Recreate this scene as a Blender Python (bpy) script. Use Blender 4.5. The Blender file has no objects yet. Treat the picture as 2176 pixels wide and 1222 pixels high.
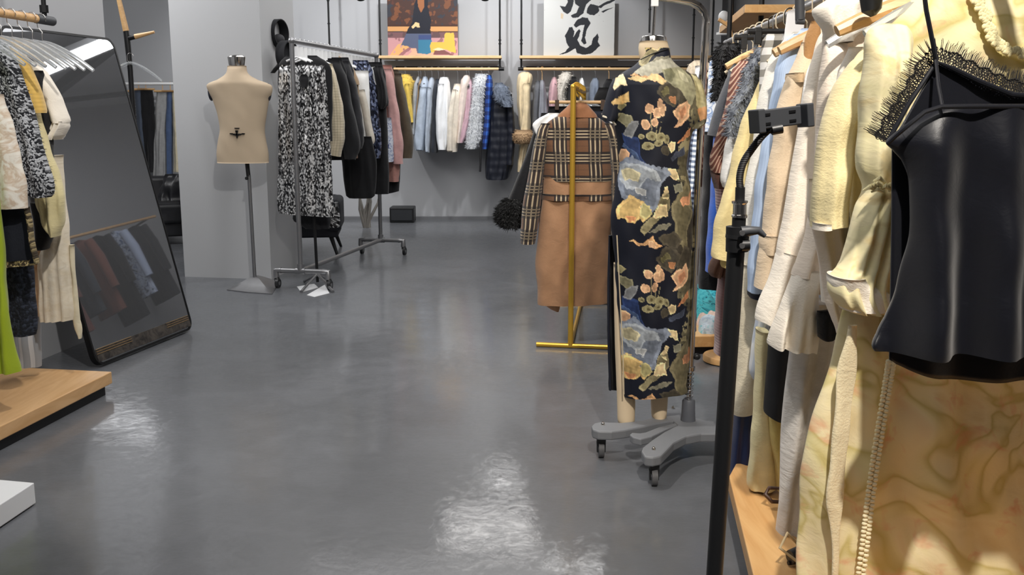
import bpy, bmesh, math, random
import numpy as np
from mathutils import Vector, Matrix
C = bpy.context.scene.collection
sc = bpy.context.scene
PI = math.pi
# ------------------------------------------------------------------ camera model (2176 x 1222)
FL = 2050.0; H = 1.25; PT = math.atan(370 / FL); CP, SP = math.cos(PT), math.sin(PT)
cam = bpy.data.objects.new('camera', bpy.data.cameras.new('camera')); C.objects.link(cam)
cam.location = (0, 0, H); cam.rotation_euler = (PI / 2 - PT, 0, 0)
cam.data.sensor_width = 36; cam.data.lens = 36 * FL / 2176; cam.data.clip_start = 0.05
sc.camera = cam
sc.view_settings.view_transform = 'Standard'; sc.view_settings.look = 'None'
sc.view_settings.gamma = 1; sc.view_settings.use_curve_mapping = False
sc.view_settings.exposure = 0.12
def ray(px, py):
    a = (px - 1088) / FL; b = (611 - py) / FL
    return a, CP + b * SP, -SP + b * CP
def P(px, py, Y):
    a, y, z = ray(px, py); k = Y / y
    return Vector((a * k, Y, H + z * k))
def Fl(px, py, zz=0.0):
    a, y, z = ray(px, py); k = (zz - H) / z
    return Vector((a * k, y * k, zz))
def Pp(px, py, ax, Y, psi):            # on the vertical plane through (ax, Y), direction psi
    a, y, z = ray(px, py); c, s = math.cos(psi), math.sin(psi)
    # a*k = ax + c*t ; y*k = Y + s*t
    k = (Y * c - ax * s) / (y * c - a * s)
    return Vector((a * k, y * k, H + z * k))
# ------------------------------------------------------------------ node helper
class E:
    def __init__(s, g, k): s.g = g; s.k = k
    def __add__(s, o): return s.g.m('ADD', s, o)
    def __radd__(s, o): return s.g.m('ADD', o, s)
    def __sub__(s, o): return s.g.m('SUBTRACT', s, o)
    def __rsub__(s, o): return s.g.m('SUBTRACT', o, s)
    def __mul__(s, o): return s.g.m('MULTIPLY', s, o)
    def __rmul__(s, o): return s.g.m('MULTIPLY', o, s)
    def __gt__(s, o): return s.g.m('GREATER_THAN', s, o)
    def __lt__(s, o): return s.g.m('LESS_THAN', s, o)
class G:
    def __init__(s, name):
        s.mat = bpy.data.materials.new(name); s.mat.use_nodes = True
        s.t = s.mat.node_tree; s.b = s.t.nodes['Principled BSDF']
    def n(s, ty, **kw):
        n = s.t.nodes.new(ty)
        for k, v in kw.items(): setattr(n, k, v)
        return n
    def put(s, sock, v):
        if isinstance(v, E): s.t.links.new(v.k, sock)
        elif isinstance(v, (tuple, list)) and len(v) == 3 and sock.type == 'RGBA': sock.default_value = (*v, 1)
        else: sock.default_value = v
    def m(s, op, a, b=0.0, c=None):
        n = s.n('ShaderNodeMath', operation=op); s.put(n.inputs[0], a); s.put(n.inputs[1], b)
        if c is not None: s.put(n.inputs[2], c)
        return E(s, n.outputs[0])
    def uv(s, kind='UV'):
        return E(s, s.n('ShaderNodeTexCoord').outputs[kind])
    def sep(s, v):
        n = s.n('ShaderNodeSeparateXYZ'); s.put(n.inputs[0], v); return [E(s, o) for o in n.outputs]
    def comb(s, x, y, z=0.0):
        n = s.n('ShaderNodeCombineXYZ'); s.put(n.inputs[0], x); s.put(n.inputs[1], y); s.put(n.inputs[2], z); return E(s, n.outputs[0])
    def noise(s, v, scale, detail=3, rough=.55, dist=0, col=False):
        n = s.n('ShaderNodeTexNoise'); s.put(n.inputs['Vector'], v); n.inputs['Scale'].default_value = scale
        n.inputs['Detail'].default_value = detail; n.inputs['Roughness'].default_value = rough; n.inputs['Distortion'].default_value = dist
        return E(s, n.outputs['Color' if col else 'Fac'])
    def vor(s, v, scale, out='Distance', feature='F1', rnd=1.0):
        n = s.n('ShaderNodeTexVoronoi', feature=feature); s.put(n.inputs['Vector'], v); n.inputs['Scale'].default_value = scale
        n.inputs['Randomness'].default_value = rnd
        return E(s, n.outputs[out])
    def ramp(s, f, pts, interp='LINEAR'):
        n = s.n('ShaderNodeValToRGB'); s.put(n.inputs[0], f); r = n.color_ramp; r.interpolation = interp
        while len(r.elements) < len(pts): r.elements.new(.5)
        for e, (p, c) in zip(r.elements, pts): e.position = p; e.color = (*c, 1)
        return E(s, n.outputs[0])
    def mix(s, f, a, b, bl='MIX'):
        n = s.n('ShaderNodeMix', data_type='RGBA', blend_type=bl); s.put(n.inputs[0], f)
        s.put(n.inputs[6], a); s.put(n.inputs[7], b); return E(s, n.outputs[2])
    def maprange(s, v, a, b, c, d):
        n = s.n('ShaderNodeMapRange'); s.put(n.inputs[0], v)
        for i, q in enumerate((a, b, c, d)): n.inputs[i + 1].default_value = q
        return E(s, n.outputs[0])
    def scalev(s, v, sc_):
        n = s.n('ShaderNodeVectorMath', operation='MULTIPLY'); s.put(n.inputs[0], v); n.inputs[1].default_value = sc_; return E(s, n.outputs[0])
    def bump(s, h, strength=.3, dist=.002):
        n = s.n('ShaderNodeBump'); s.put(n.inputs['Height'], h); n.inputs['Strength'].default_value = strength; n.inputs['Distance'].default_value = dist
        s.t.links.new(n.outputs[0], s.b.inputs['Normal'])
    def out(s, col=None, rough=None, metal=None, **kw):
        if col is not None: s.put(s.b.inputs['Base Color'], col)
        if rough is not None: s.put(s.b.inputs['Roughness'], rough)
        if metal is not None: s.put(s.b.inputs['Metallic'], metal)
        for k, v in kw.items(): s.put(s.b.inputs[k], v)
        return s.mat
def srgb(r, g, b):
    f = lambda c: ((c / 255 + .055) / 1.055) ** 2.4 if c > 10 else c / 255 / 12.92
    return (f(r), f(g), f(b))
_mc = {}
def fabric(col, rough=.85, var=.10, bump=.35, weave=220, sheen=.15, wr=18, spec=.3):
    key = (col, rough, var, bump, weave, sheen, wr, spec)
    if key in _mc: return _mc[key]
    g = G('fabric'); u = g.uv(); c = srgb(*col)
    nz = g.noise(u, wr, 4)
    cc = g.mix(g.maprange(nz, .3, .7, 0, 1), tuple(x * (1 - var) for x in c), tuple(min(1, x * (1 + var)) for x in c))
    wv = g.noise(g.scalev(u, (1, 1, 1)), weave, 2)
    g.bump(wv * .5 + g.noise(u, wr * 1.4, 4, .6, .6) * 1.6, bump, .006)
    m = g.out(cc, rough, 0.0, **{'Sheen Weight': sheen, 'Specular IOR Level': spec})
    _mc[key] = m; return m
def knit(col, scale=140, bump=.6):
    g = G('knit'); u = g.uv(); x, y, _ = g.sep(u); c = srgb(*col)
    rib = g.m('SINE', x * scale * 6.28) * .5 + .5
    row = g.m('SINE', y * scale * 6.28) * .25
    g.bump(rib + row, bump, .002)
    cc = g.mix(rib, tuple(q * .8 for q in c), c)
    return g.out(cc, .95, 0.0, **{'Sheen Weight': .3})
def satin(col, rough=.32, spec=.5, bump=.15):
    g = G('satin'); u = g.uv()
    g.bump(g.noise(u, 26, 4, .55, .8), bump, .01)
    return g.out(srgb(*col), rough, 0.0, **{'Specular IOR Level': spec, 'Sheen Weight': .15})
def tweed(a, b, scale=120, f=.5):
    g = G('tweed'); u = g.scalev(g.uv(), (1, .7, 1))
    v = g.vor(g.comb(*g.sep(u)), scale, 'Color'); r = g.sep(v)[0]
    n = g.noise(u, 14, 3)
    cc = g.ramp(r + n * .16 - .08, [(f - .08, srgb(*a)), (f + .08, srgb(*b))])
    g.bump(g.vor(u, scale), .8, .004)
    return g.out(cc, .9)
def sequin(dark, mid, light, scale=110, metal=.55):
    g = G('sequin'); u = g.scalev(g.uv(), (1, .55, 1)); x, y, _ = g.sep(g.uv())
    v = g.vor(u, scale, 'Color'); r, q, _ = g.sep(v)
    band = g.noise(g.scalev(g.uv(), (1, .06, 1)), 34, 3, .6)
    f = r * .62 + band * .9 - .27
    cc = g.ramp(f, [(.28, srgb(*dark)), (.5, srgb(*mid)), (.68, srgb(*light))])
    g.bump(v_to(g, v), 1.0, .006)
    return g.out(cc, g.maprange(q, 0, 1, .2, .5), metal)
def v_to(g, v): return g.sep(v)[2]
def stripes(a, b, period=.012, duty=.4, slant=0.0, rough=.85):
    g = G('striped_fabric'); x, y, _ = g.sep(g.uv())
    f = g.m('FRACT', (x + y * slant) * (1 / period)) < duty
    g.bump(g.noise(g.uv(), 22, 3), .3, .006)
    return g.out(g.mix(f, srgb(*a), srgb(*b)), rough)
def gingham(a, b, c, period=.03):
    g = G('checked_fabric'); x, y, _ = g.sep(g.uv())
    fx = g.m('FRACT', x * (1 / period)) < .5; fy = g.m('FRACT', y * (1 / period)) < .5
    g.bump(g.noise(g.uv(), 22, 3), .3, .006)
    return g.out(g.ramp((fx + fy) * .5, [(0.2, srgb(*a)), (.45, srgb(*b)), (.8, srgb(*c))], 'CONSTANT'), .85)
def dots(a, b, scale=60, r=.16):
    g = G('dotted_fabric'); d = g.vor(g.uv(), scale, rnd=.45) < r
    g.bump(g.noise(g.uv(), 22, 3), .3, .006)
    return g.out(g.mix(d, srgb(*a), srgb(*b)), .6)
def blotch(cols, scale=9, dist=1.2, rough=.8, detail=3, bump=.3, trans=0):
    g = G('printed_fabric'); f = g.noise(g.uv(), scale, detail, .5, dist)
    k = len(cols); pts = [(.3 + .4 * i / (k - 1), srgb(*c)) for i, c in enumerate(cols)]
    g.bump(g.noise(g.uv(), 24, 4, .6, .8), bump, .006)
    return g.out(g.ramp(f, pts), rough, 0.0, **{'Sheen Weight': .1, 'Specular IOR Level': .3})
def plain(name, col, rough=.5, metal=0.0, var=.05, scale=6, bump=0.0, **kw):
    g = G(name); c = srgb(*col); o = g.uv('Object')
    f = g.noise(o, scale, 4)
    if bump: g.bump(g.noise(o, scale * 12, 3), bump, .002)
    return g.out(g.mix(f, tuple(q * (1 - var) for q in c), tuple(min(1, q * (1 + var)) for q in c)), rough, metal, **kw)
def wood(a, b, scale=3, axis=(1, .12, 1), rough=.38):
    g = G('wood'); o = g.scalev(g.uv('Object'), axis)
    f = g.noise(o, scale * 6, 5, .6, 1.2)
    g.bump(f, .15, .002)
    return g.out(g.ramp(f, [(.3, srgb(*a)), (.7, srgb(*b))]), rough)
def vcol(rough=.7, attr='paint', bump=.2, spec=.3):
    g = G('printed_cloth'); a = g.n('ShaderNodeAttribute', attribute_name=attr)
    g.bump(g.noise(g.uv(), 200, 2), bump, .001)
    return g.out(E(g, a.outputs['Color']), rough, 0.0, **{'Specular IOR Level': spec})
def emit(name, col, st):
    g = G(name); return g.out((0, 0, 0), .5, **{'Emission Color': col, 'Emission Strength': st})
# ------------------------------------------------------------------ meshes
def meshobj(name, V, Fc, mat, parent=None, smooth=True, uv=None, col=None):
    V = np.asarray(V, dtype=float)
    if parent is not None: V = V - np.array(parent['_w'])
    me = bpy.data.meshes.new(name); me.from_pydata(V.tolist(), [], Fc if isinstance(Fc, list) else Fc.tolist())
    if smooth: me.polygons.foreach_set('use_smooth', [True] * len(me.polygons))
    if uv is not None:
        l = me.uv_layers.new(name='UVMap'); idx = np.zeros(len(me.loops), dtype=np.int32); me.loops.foreach_get('vertex_index', idx)
        l.data.foreach_set('uv', np.asarray(uv)[idx].ravel().astype(np.float32))
    if col is not None:
        ca = me.color_attributes.new('paint', 'FLOAT_COLOR', 'POINT')
        ca.data.foreach_set('color', np.hstack([col, np.ones((len(V), 1))]).ravel().astype(np.float32))
    me.materials.append(mat); me.update()
    o = bpy.data.objects.new(name, me); C.objects.link(o)
    if parent is not None:
        o.parent = parent
        o['_w'] = parent['_w']
    else: o['_w'] = (0, 0, 0)
    return o
def thing(name, label, cat, loc, group=None):
    o = bpy.data.objects.new(name, None); C.objects.link(o); o.location = loc; o.empty_display_size = .05
    o['_w'] = tuple(loc); o['label'] = label; o['category'] = cat
    if group: o['group'] = group
    return o
def tag(o, label, cat, group=None, kind=None):
    if label: o['label'] = label; o['category'] = cat
    if group: o['group'] = group
    if kind: o['kind'] = kind
    return o
class MB:                                   # collects shapes for ONE mesh
    def __init__(s): s.V = []; s.F = []
    def add(s, V, Fc):
        k = len(s.V); s.V += [tuple(v) for v in V]; s.F += [tuple(i + k for i in f) for f in Fc]; return s
    def box(s, a, b):
        x0, y0, z0 = a; x1, y1, z1 = b
        return s.add([(x0, y0, z0), (x1, y0, z0), (x1, y1, z0), (x0, y1, z0), (x0, y0, z1), (x1, y0, z1), (x1, y1, z1), (x0, y1, z1)],
                     [(0, 3, 2, 1), (4, 5, 6, 7), (0, 1, 5, 4), (1, 2, 6, 5), (2, 3, 7, 6), (3, 0, 4, 7)])
    def prism(s, pts, z0, z1):              # pts xy polygon
        n = len(pts); V = [(p[0], p[1], z0) for p in pts] + [(p[0], p[1], z1) for p in pts]
        Fc = [tuple(range(n - 1, -1, -1)), tuple(range(n, 2 * n))] + [(i, (i + 1) % n, n + (i + 1) % n, n + i) for i in range(n)]
        return s.add(V, Fc)
    def tube(s, pts, r, n=12, caps=True):
        pts = [Vector(p) for p in pts]; rs = r if isinstance(r, (list, tuple)) else [r] * len(pts); V = []; Fc = []
        up = None
        for i, p in enumerate(pts):
            d = (pts[min(i + 1, len(pts) - 1)] - pts[max(i - 1, 0)]).normalized()
            if up is None:
                up = Vector((0, 0, 1)) if abs(d.z) < .9 else Vector((0, 1, 0))
            a = d.cross(up)
            if a.length < 1e-4: a = d.cross(Vector((1, 0, 0)))
            a.normalize(); b = a.cross(d).normalized(); up = b
            for k in range(n):
                t = 2 * PI * k / n; V.append(p + (a * math.cos(t) + b * math.sin(t)) * rs[i])
        for i in range(len(pts) - 1):
            for k in range(n):
                Fc.append((i * n + k, i * n + (k + 1) % n, (i + 1) * n + (k + 1) % n, (i + 1) * n + k))
        if caps: Fc.append(tuple(range(n - 1, -1, -1))); Fc.append(tuple((len(pts) - 1) * n + k for k in range(n)))
        return s.add(V, Fc)
    def lathe(s, prof, c=(0, 0, 0), n=32, sx=1, sy=1):   # prof (r,z)
        V = []; Fc = []
        for r, z in prof:
            for k in range(n):
                t = 2 * PI * k / n; V.append((c[0] + r * sx * math.cos(t), c[1] + r * sy * math.sin(t), c[2] + z))
        m = len(prof)
        for i in range(m - 1):
            for k in range(n): Fc.append((i * n + k, i * n + (k + 1) % n, (i + 1) * n + (k + 1) % n, (i + 1) * n + k))
        Fc.append(tuple(range(n - 1, -1, -1))); Fc.append(tuple((m - 1) * n + k for k in range(n)))
        return s.add(V, Fc)
    def ball(s, c, rx, ry=None, rz=None, n=16, m=10):
        ry = ry or rx; rz = rz or rx
        return s.lathe([(max(1e-4, math.sin(PI * i / m)) * rx, -math.cos(PI * i / m) * rz) for i in range(m + 1)], c, n, 1, ry / rx)
    def build(s, name, mat, parent=None, smooth=True, bevel=0):
        o = meshobj(name, s.V, s.F, mat, parent, smooth)
        if smooth: sharp(o)
        if bevel:
            b = o.modifiers.new('bevel', 'BEVEL'); b.width = bevel; b.segments = 2; b.limit_method = 'ANGLE'
        return o
def sharp(o, ang=math.radians(40)):
    bm = bmesh.new(); bm.from_mesh(o.data); bmesh.ops.recalc_face_normals(bm, faces=bm.faces)
    for e in bm.edges:
        if len(e.link_faces) == 2 and e.calc_face_angle(0) > ang: e.smooth = False
    bm.to_mesh(o.data); bm.free()
def struct(o): o['kind'] = 'structure'; return o
# catmull-rom through table rows
def crom(T, R):
    T = np.asarray(T, float); R = np.asarray(R, float); n = len(T); out = []
    for i in range(n - 1):
        p0 = T[max(i - 1, 0)]; p1 = T[i]; p2 = T[i + 1]; p3 = T[min(i + 2, n - 1)]
        w = R[i]
        for k in range(int(w)):
            t = k / w
            q = .5 * ((2 * p1) + (-p0 + p2) * t + (2 * p0 - 5 * p1 + 4 * p2 - p3) * t * t + (-p0 + 3 * p1 - 3 * p2 + p3) * t ** 3)
            q[0] = p1[0] + (p2[0] - p1[0]) * t
            out.append(q)
    out.append(T[-1]); return np.array(out)
_seed = [7]
def waves(seed, lam, k=3):
    r = random.Random(seed); L = []
    for i in range(k): L.append((r.uniform(.7, 1.5) * lam, r.uniform(0, 6.28), r.uniform(-1.2, 1.2), [1, .6, .4, .3][i % 4]))
    return L
def loft(name, rows, Y, mat, parent, D=.04, amp=.006, lam=.07, yo=0.0, psi=0.0, ax=None, nt=56, step=9, top=.12, dtop=.2, paint=None,
         amp0=.25, wr=.0018, sq=.75, bot=1.0, seed=None, close=False, fur=0, furl=.02, hemw=0.0, rnd=0.0, uvo=0.0):
    """cloth shell: rows = (y, xleft, xright[, dy]) in photo pixels on the vertical plane at depth Y; D = half depth"""
    _seed[0] += 1; seed = seed if seed is not None else _seed[0]; rg = random.Random(seed)
    T = [tuple(r) + (0,) * (4 - len(r)) for r in rows]
    R = [max(1, int(abs(T[i + 1][0] - T[i][0]) / step + .99)) for i in range(len(T) - 1)]
    S = crom(T, R); n = len(S); Y = Y + yo
    if ax is None: ax = P((rows[0][1] + rows[0][2]) / 2, rows[0][0], Y).x
    c, s = math.cos(psi), math.sin(psi); nn = np.array([-s, c, 0.0])
    th = np.linspace(0, 2 * PI, nt, endpoint=False); ct, st = np.cos(th), np.sin(th)
    cx = np.sign(ct) * np.abs(ct) ** sq; sy = np.sign(st) * np.abs(st) ** 1.0
    W = waves(seed, lam); K = [(rg.uniform(-70, 70), rg.uniform(-45, 45), rg.uniform(0, 6.28)) for _ in range(6)]
    V = np.zeros((n * nt, 3)); UV = np.zeros((n * nt, 2)); L = 0; prev = None; PX = np.zeros((n * nt, 2))
    for i, (y, xl, xr, dy) in enumerate(S):
        a = np.array(Pp(xl, y, ax, Y, psi)); b = np.array(Pp(xr, y + dy, ax, Y, psi)); mid = (a + b) / 2; hw = (b - a) / 2
        if prev is not None: L += np.linalg.norm(mid - prev)
        prev = mid; t = i / (n - 1); hl = np.linalg.norm(hw)
        d = D * (dtop + (1 - dtop) * min(1, (t / top) if top > 0 else 1) ** .55) * (1 + (bot - 1) * t)
        if rnd: d = d * math.sqrt(max(.02, 1 - (2 * t - 1) ** 2))
        xs = cx * hl
        A = amp * (amp0 + (1 - amp0) * min(1, t * 1.3))
        f = sum(w * np.sin(2 * PI * xs / l + ph + dr * L * 5) for l, ph, dr, w in W) * A
        f = f + sum(np.sin(kx * xs + kz * L + ph) for kx, kz, ph in K) * wr
        f = f * (.35 + .65 * np.abs(st))
        lat = np.sin(K[0][1] * L * .6 + K[0][2]) * wr * 1.2 + np.sin(K[1][1] * L * 1.3 + K[1][2]) * wr
        q = mid[None, :] + (cx * (1 + lat / max(hl, .02)))[:, None] * hw[None, :] + ((sy * d + f)[:, None]) * nn[None, :]
        if hemw and t > .9: q[:, 2] += np.sin(2 * PI * xs / (lam * .8) + 1) * hemw * (t - .9) * 10
        V[i * nt:(i + 1) * nt] = q; UV[i * nt:(i + 1) * nt, 0] = xs + uvo; UV[i * nt:(i + 1) * nt, 1] = L
        PX[i * nt:(i + 1) * nt, 0] = (xl + xr) / 2 + cx * (xr - xl) / 2; PX[i * nt:(i + 1) * nt, 1] = y + dy * (cx + 1) / 2
    k = np.arange(nt); k2 = (k + 1) % nt; Fc = []
    for i in range(n - 1):
        Fc += np.stack([i * nt + k, i * nt + k2, (i + 1) * nt + k2, (i + 1) * nt + k], 1).tolist()
    Fc.append(list(range(nt)))
    if close: Fc.append([(n - 1) * nt + j for j in range(nt - 1, -1, -1)])
    col = None
    if paint: col = paint(PX, V, Y)
    if fur:
        Vl = V.tolist(); UL = UV.tolist(); r2 = random.Random(seed)
        for _ in range(fur):
            i = r2.randrange(n - 1); j = r2.randrange(nt); p = V[i * nt + j] * (1 - (q0 := r2.random())) + V[(i + 1) * nt + j] * q0
            p = p * (1 - (q1 := r2.random())) + (V[i * nt + (j + 1) % nt]) * q1
            ctr = V[i * nt:(i + 1) * nt].mean(0); o = p - ctr; o = o / (np.linalg.norm(o) + 1e-6)
            dvec = o + np.array([r2.uniform(-.8, .8), r2.uniform(-.8, .8), r2.uniform(-1.1, .3)]); dvec = dvec / np.linalg.norm(dvec) * furl * r2.uniform(.5, 1.2)
            sd = np.cross(dvec, o + .01); sd = sd / (np.linalg.norm(sd) + 1e-9) * furl * .1
            b0 = len(Vl); Vl += [(p - sd).tolist(), (p + sd).tolist(), (p + dvec).tolist()]; UL += [UV[i * nt + j].tolist()] * 3; Fc.append([b0, b0 + 1, b0 + 2])
        V = np.array(Vl); UV = np.array(UL)
    o = meshobj(name, V, Fc, mat, parent, True, UV, col)
    return o
def panel(name, cols, Y, mat, parent, amp=.006, lam=.08, yo=0.0, thick=.004, nr=40, step=9, seed=None, paint=None, curve=0.0):
    """hanging sheet with free top and bottom edge: cols = (x, ytop, ybottom)"""
    _seed[0] += 1; seed = seed or _seed[0]
    R = [max(1, int(abs(cols[i + 1][0] - cols[i][0]) / step + .99)) for i in range(len(cols) - 1)]
    S = crom(cols, R); n = len(S); W = waves(seed, lam); Y = Y + yo; V = []; UV = []
    x0 = P(S[0][0], 300, Y).x; x1 = P(S[-1][0], 300, Y).x
    for x, yt, yb in S:
        for j in range(nr + 1):
            t = j / nr; p = P(x, yt + (yb - yt) * t, Y); xs = p.x
            f = sum(w * math.sin(2 * PI * xs / l + ph + dr * p.z * 4) for l, ph, dr, w in W) * amp * (.3 + .7 * t)
            u = (xs - x0) / (x1 - x0) * 2 - 1
            V.append((p.x, p.y + f + curve * (u * u), p.z)); UV.append((xs, -p.z))
    Fc = [(i * (nr + 1) + j, (i + 1) * (nr + 1) + j, (i + 1) * (nr + 1) + j + 1, i * (nr + 1) + j + 1) for i in range(n - 1) for j in range(nr)]
    o = meshobj(name, V, Fc, mat, parent, True, UV)
    if thick:
        m = o.modifiers.new('thick', 'SOLIDIFY'); m.thickness = thick; m.offset = 0
    return o
def rootat(name, label, cat, Y, rows, group=None):
    y = max(r[0] for r in rows); x = sum((rows[-1][1], rows[-1][2])) / 2
    return thing(name, label, cat, tuple(P(x, y, Y)), group)
def garment(name, label, cat, Y, parts, group=None):
    """parts: list of (partname, rows, mat, {options})"""
    r = rootat(name, label, cat, Y, parts[0][1], group)
    for pn, rows, mat, kw in parts: loft(pn, rows, Y, mat, r, **kw)
    return r
# hangers -------------------------------------------------------------
def hanger(label, p, zrail, mat, metal, width=.42, psi=0.0, group=None, fat=.011, drop=.11, slope=.09, clips=None, name='clothes_hanger', tall=.02):
    """p = (x, y) of the rail point"""
    r = thing(name, label, 'hanger', (p[0], p[1], zrail - drop - .05), group)
    c, s = math.cos(psi), math.sin(psi); pt = lambda u, z, n=0: (p[0] + c * u - s * n, p[1] + s * u + c * n, z)
    m = MB(); arc = [pt(.02 * math.cos(t), zrail + .0 + .022 * math.sin(t)) for t in np.linspace(-.4, PI, 9)]
    m.tube(arc + [pt(-.018, zrail - .03), pt(0, zrail - .05), pt(0, zrail - drop)], .0022 if fat < .02 else .004, 6); m.build('hook', metal, r)
    m = MB(); z0 = zrail - drop; n = 9; hw = width / 2
    L = [pt(u, z0 - slope * (abs(u) / hw) ** 1.5 + .004, 0) for u in np.linspace(-hw, hw, 2 * n + 1)]
    rr = [fat * (.8 + .5 * math.sin(PI * k / (2 * n))) for k in range(2 * n + 1)]
    if clips is None: m.tube(L, rr, 8); m.build('shoulder_bar', mat, r)
    else:
        m.tube([pt(-hw, z0), pt(hw, z0)], fat * .8, 8); m.build('bar', mat, r)
        for q in (-.75, .75):
            b = MB(); x = q * hw; a = pt(x - .012, z0 - .045, -.01); d = pt(x + .012, z0 + .014, .01); b.box((min(a[0], d[0]), min(a[1], d[1]), a[2]), (max(a[0], d[0]) , max(a[1], d[1]), d[2])); b.build('clip', clips, r, bevel=.002)
    return r
# ================================================================== MATERIALS
def floor_mat():
    g = G('polished_concrete'); o = g.uv('Object')
    n1 = g.noise(o, .9, 5, .6, .4); n2 = g.noise(o, 7, 5, .65, .6); n3 = g.noise(g.scalev(o, (1, 1, 1)), 38, 4, .7)
    c = g.ramp(n1 * .6 + n2 * .4, [(.3, srgb(88, 90, 93)), (.5, srgb(96, 98, 102)), (.72, srgb(110, 112, 117))])
    n4 = g.noise(g.scalev(o, (1, 2.2, 1)), 24, 5, .75, 1.2)
    rg = g.maprange(n2 * .35 + n1 * .3 + n4 * .35, .38, .62, .30, .44)
    g.bump(n2 * .5 + n3 * .2 + n4 * .4, .10, .005)
    bn = g.n('ShaderNodeBump'); g.put(bn.inputs['Height'], g.noise(o, 5, 3, .5, .8) * 1.2 + g.noise(g.scalev(o, (1, .6, 1)), 30, 5, .7, 1.5) * .35); bn.inputs['Strength'].default_value = .14; bn.inputs['Distance'].default_value = .006
    g.t.links.new(bn.outputs[0], g.b.inputs['Coat Normal'])
    return g.out(c, rg, 0.0, **{'Specular IOR Level': .3, 'Coat Weight': g.maprange(n4, .4, .6, .22, .5), 'Coat Roughness': .055, 'Coat IOR': 1.5})
M = {}
M['floor'] = floor_mat()
M['wall'] = plain('grey_plaster', (178, 179, 182), .8, var=.03, scale=1.5)
M['wallr'] = plain('grey_wall', (150, 150, 152), .8, var=.03, scale=1.5)
M['ceil'] = plain('ceiling_paint', (190, 191, 194), .8, var=.04)
M['column'] = plain('column_plaster', (186, 187, 189), .75, var=.02, scale=1)
M['black'] = plain('black_metal', (22, 22, 24), .45, .3)
M['blackp'] = plain('black_plastic', (26, 27, 29), .45)
M['darkp'] = plain('dark_grey_plastic', (62, 64, 68), .5)
M['steel'] = plain('brushed_steel', (150, 150, 152), .38, .85, var=.1, scale=30)
M['chrome'] = plain('chrome', (215, 212, 208), .12, 1.0, var=.02)
M['gold'] = plain('gold_paint', (222, 176, 70), .34, .75, var=.05)
M['greyp'] = plain('grey_plastic', (122, 124, 128), .55, var=.05, scale=12)
M['woodl'] = wood((214, 176, 126), (232, 198, 150), 3, (.15, 1, 1), .4)
M['woodp'] = wood((206, 160, 108), (226, 184, 134), 3, (1, .12, 1), .4)
M['woodr'] = wood((206, 154, 96), (226, 182, 124), 3, (1, .14, 1), .4)
M['woodh'] = wood((196, 152, 100), (222, 182, 130), 8, (.2, 1, 1), .4)
M['skin'] = plain('linen_torso', (196, 176, 150), .85, var=.04, scale=8, bump=.1)
M['skin2'] = plain('cream_torso', (228, 206, 172), .7, var=.03, scale=8)
M['white'] = plain('white_paint', (225, 226, 228), .5, var=.02)
M['whitep'] = plain('white_plastic', (244, 244, 244), .4, var=.02)
M['leather'] = plain('black_leather', (30, 30, 33), .42, var=.1, scale=9, bump=.4)
M['clear'] = plain('clear_plastic', (235, 238, 240), .12, **{'Transmission Weight': .75, 'IOR': 1.3})
M['mirror'] = plain('mirror_glass', (176, 178, 182), .02, .86, var=.04, scale=2)
M['lamp'] = emit('lamp_glow', (1, .98, .95), 7)
M['lampw'] = emit('lamp_strip_glow', (1, .99, .97), 11)
# ================================================================== ROOM
def quad(name, pts, mat):
    m = MB(); m.add(pts, [tuple(range(len(pts)))]); return struct(m.build(name, mat, smooth=False))
RH = 3.15
m = MB(); m.box((-6, -3.2, -.1), (4.2, 12, 0)); struct(m.build('floor', M['floor'], smooth=False))
m = MB(); m.box((-6, -3.2, RH), (4.2, 12, RH + .1)); struct(m.build('ceiling', M['ceil'], smooth=False))
m = MB(); m.box((-6, 11.55, 0), (4.2, 11.75, RH)); struct(m.build('wall_back', M['wall'], smooth=False))
m = MB(); m.box((-6, -3.2, 0), (4.2, -3.0, RH)); struct(m.build('wall_front', M['wall'], smooth=False))
m = MB(); m.prism([(1.95, -3.0), (2.15, -3.0), (2.75, 11.55), (2.55, 11.55)], 0, RH); struct(m.build('wall_right', M['wallr'], smooth=False))
cx_, cy_ = -2.325, 5.68                       # the corner where the left wall ends
m = MB(); m.prism([(cx_, cy_), (cx_ - .25, cy_ + .02), (-3.7, -3.0), (-3.35, -3.0)], 0, RH); struct(m.build('wall_left', M['wall'], smooth=False))
m = MB(); m.box((-5.9, cy_ - .1, 0), (cx_ - .24, cy_ + .02, RH)); struct(m.build('wall_niche', M['wall'], smooth=False))
m = MB(); m.box((-6.0, cy_, 0), (-5.85, 11.55, RH)); struct(m.build('wall_far_left', M['wall'], smooth=False))
# square column with a faint shadow gap at its foot
col = [(-2.544, 7.40), (-1.839, 7.27), (-1.765, 8.05), (-2.47, 8.18)]
m = MB(); m.prism([(-3.05, 7.49), (-1.839, 7.27), (-1.765, 8.05), (-2.98, 8.27)] if False else col, 0, RH); struct(m.build('wall_column', M['column'], smooth=False))
m = MB(); m.box((-5.84, 11.50, 0), (2.54, 11.54, .035)); struct(m.build('baseboard_back', plain('dark_baseboard', (112, 113, 116), .6), smooth=False))
# light vertical trim in the back right corner
m = MB(); a = P(1511, 50, 11.4).x; m.box((a, 11.3, 0), (a + .1, 11.5, RH)); struct(m.build('trim_1', M['white'], smooth=False))
# ceiling beams (seen in the mirror)
for i, y in enumerate((6.2, 8.9, 10.4)):
    m = MB(); m.box((-5.8, y, RH - .09), (2.3, y + .12, RH)); struct(m.build('trim_%d' % (i + 2), M['black'], smooth=False))
for i, x in enumerate((-.3, 1.9)):
    m = MB(); m.box((x, 2.2, RH - .13), (x + .06, 11.5, RH - .09)); struct(m.build('trim_%d' % (i + 5), M['black'], smooth=False))
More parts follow.
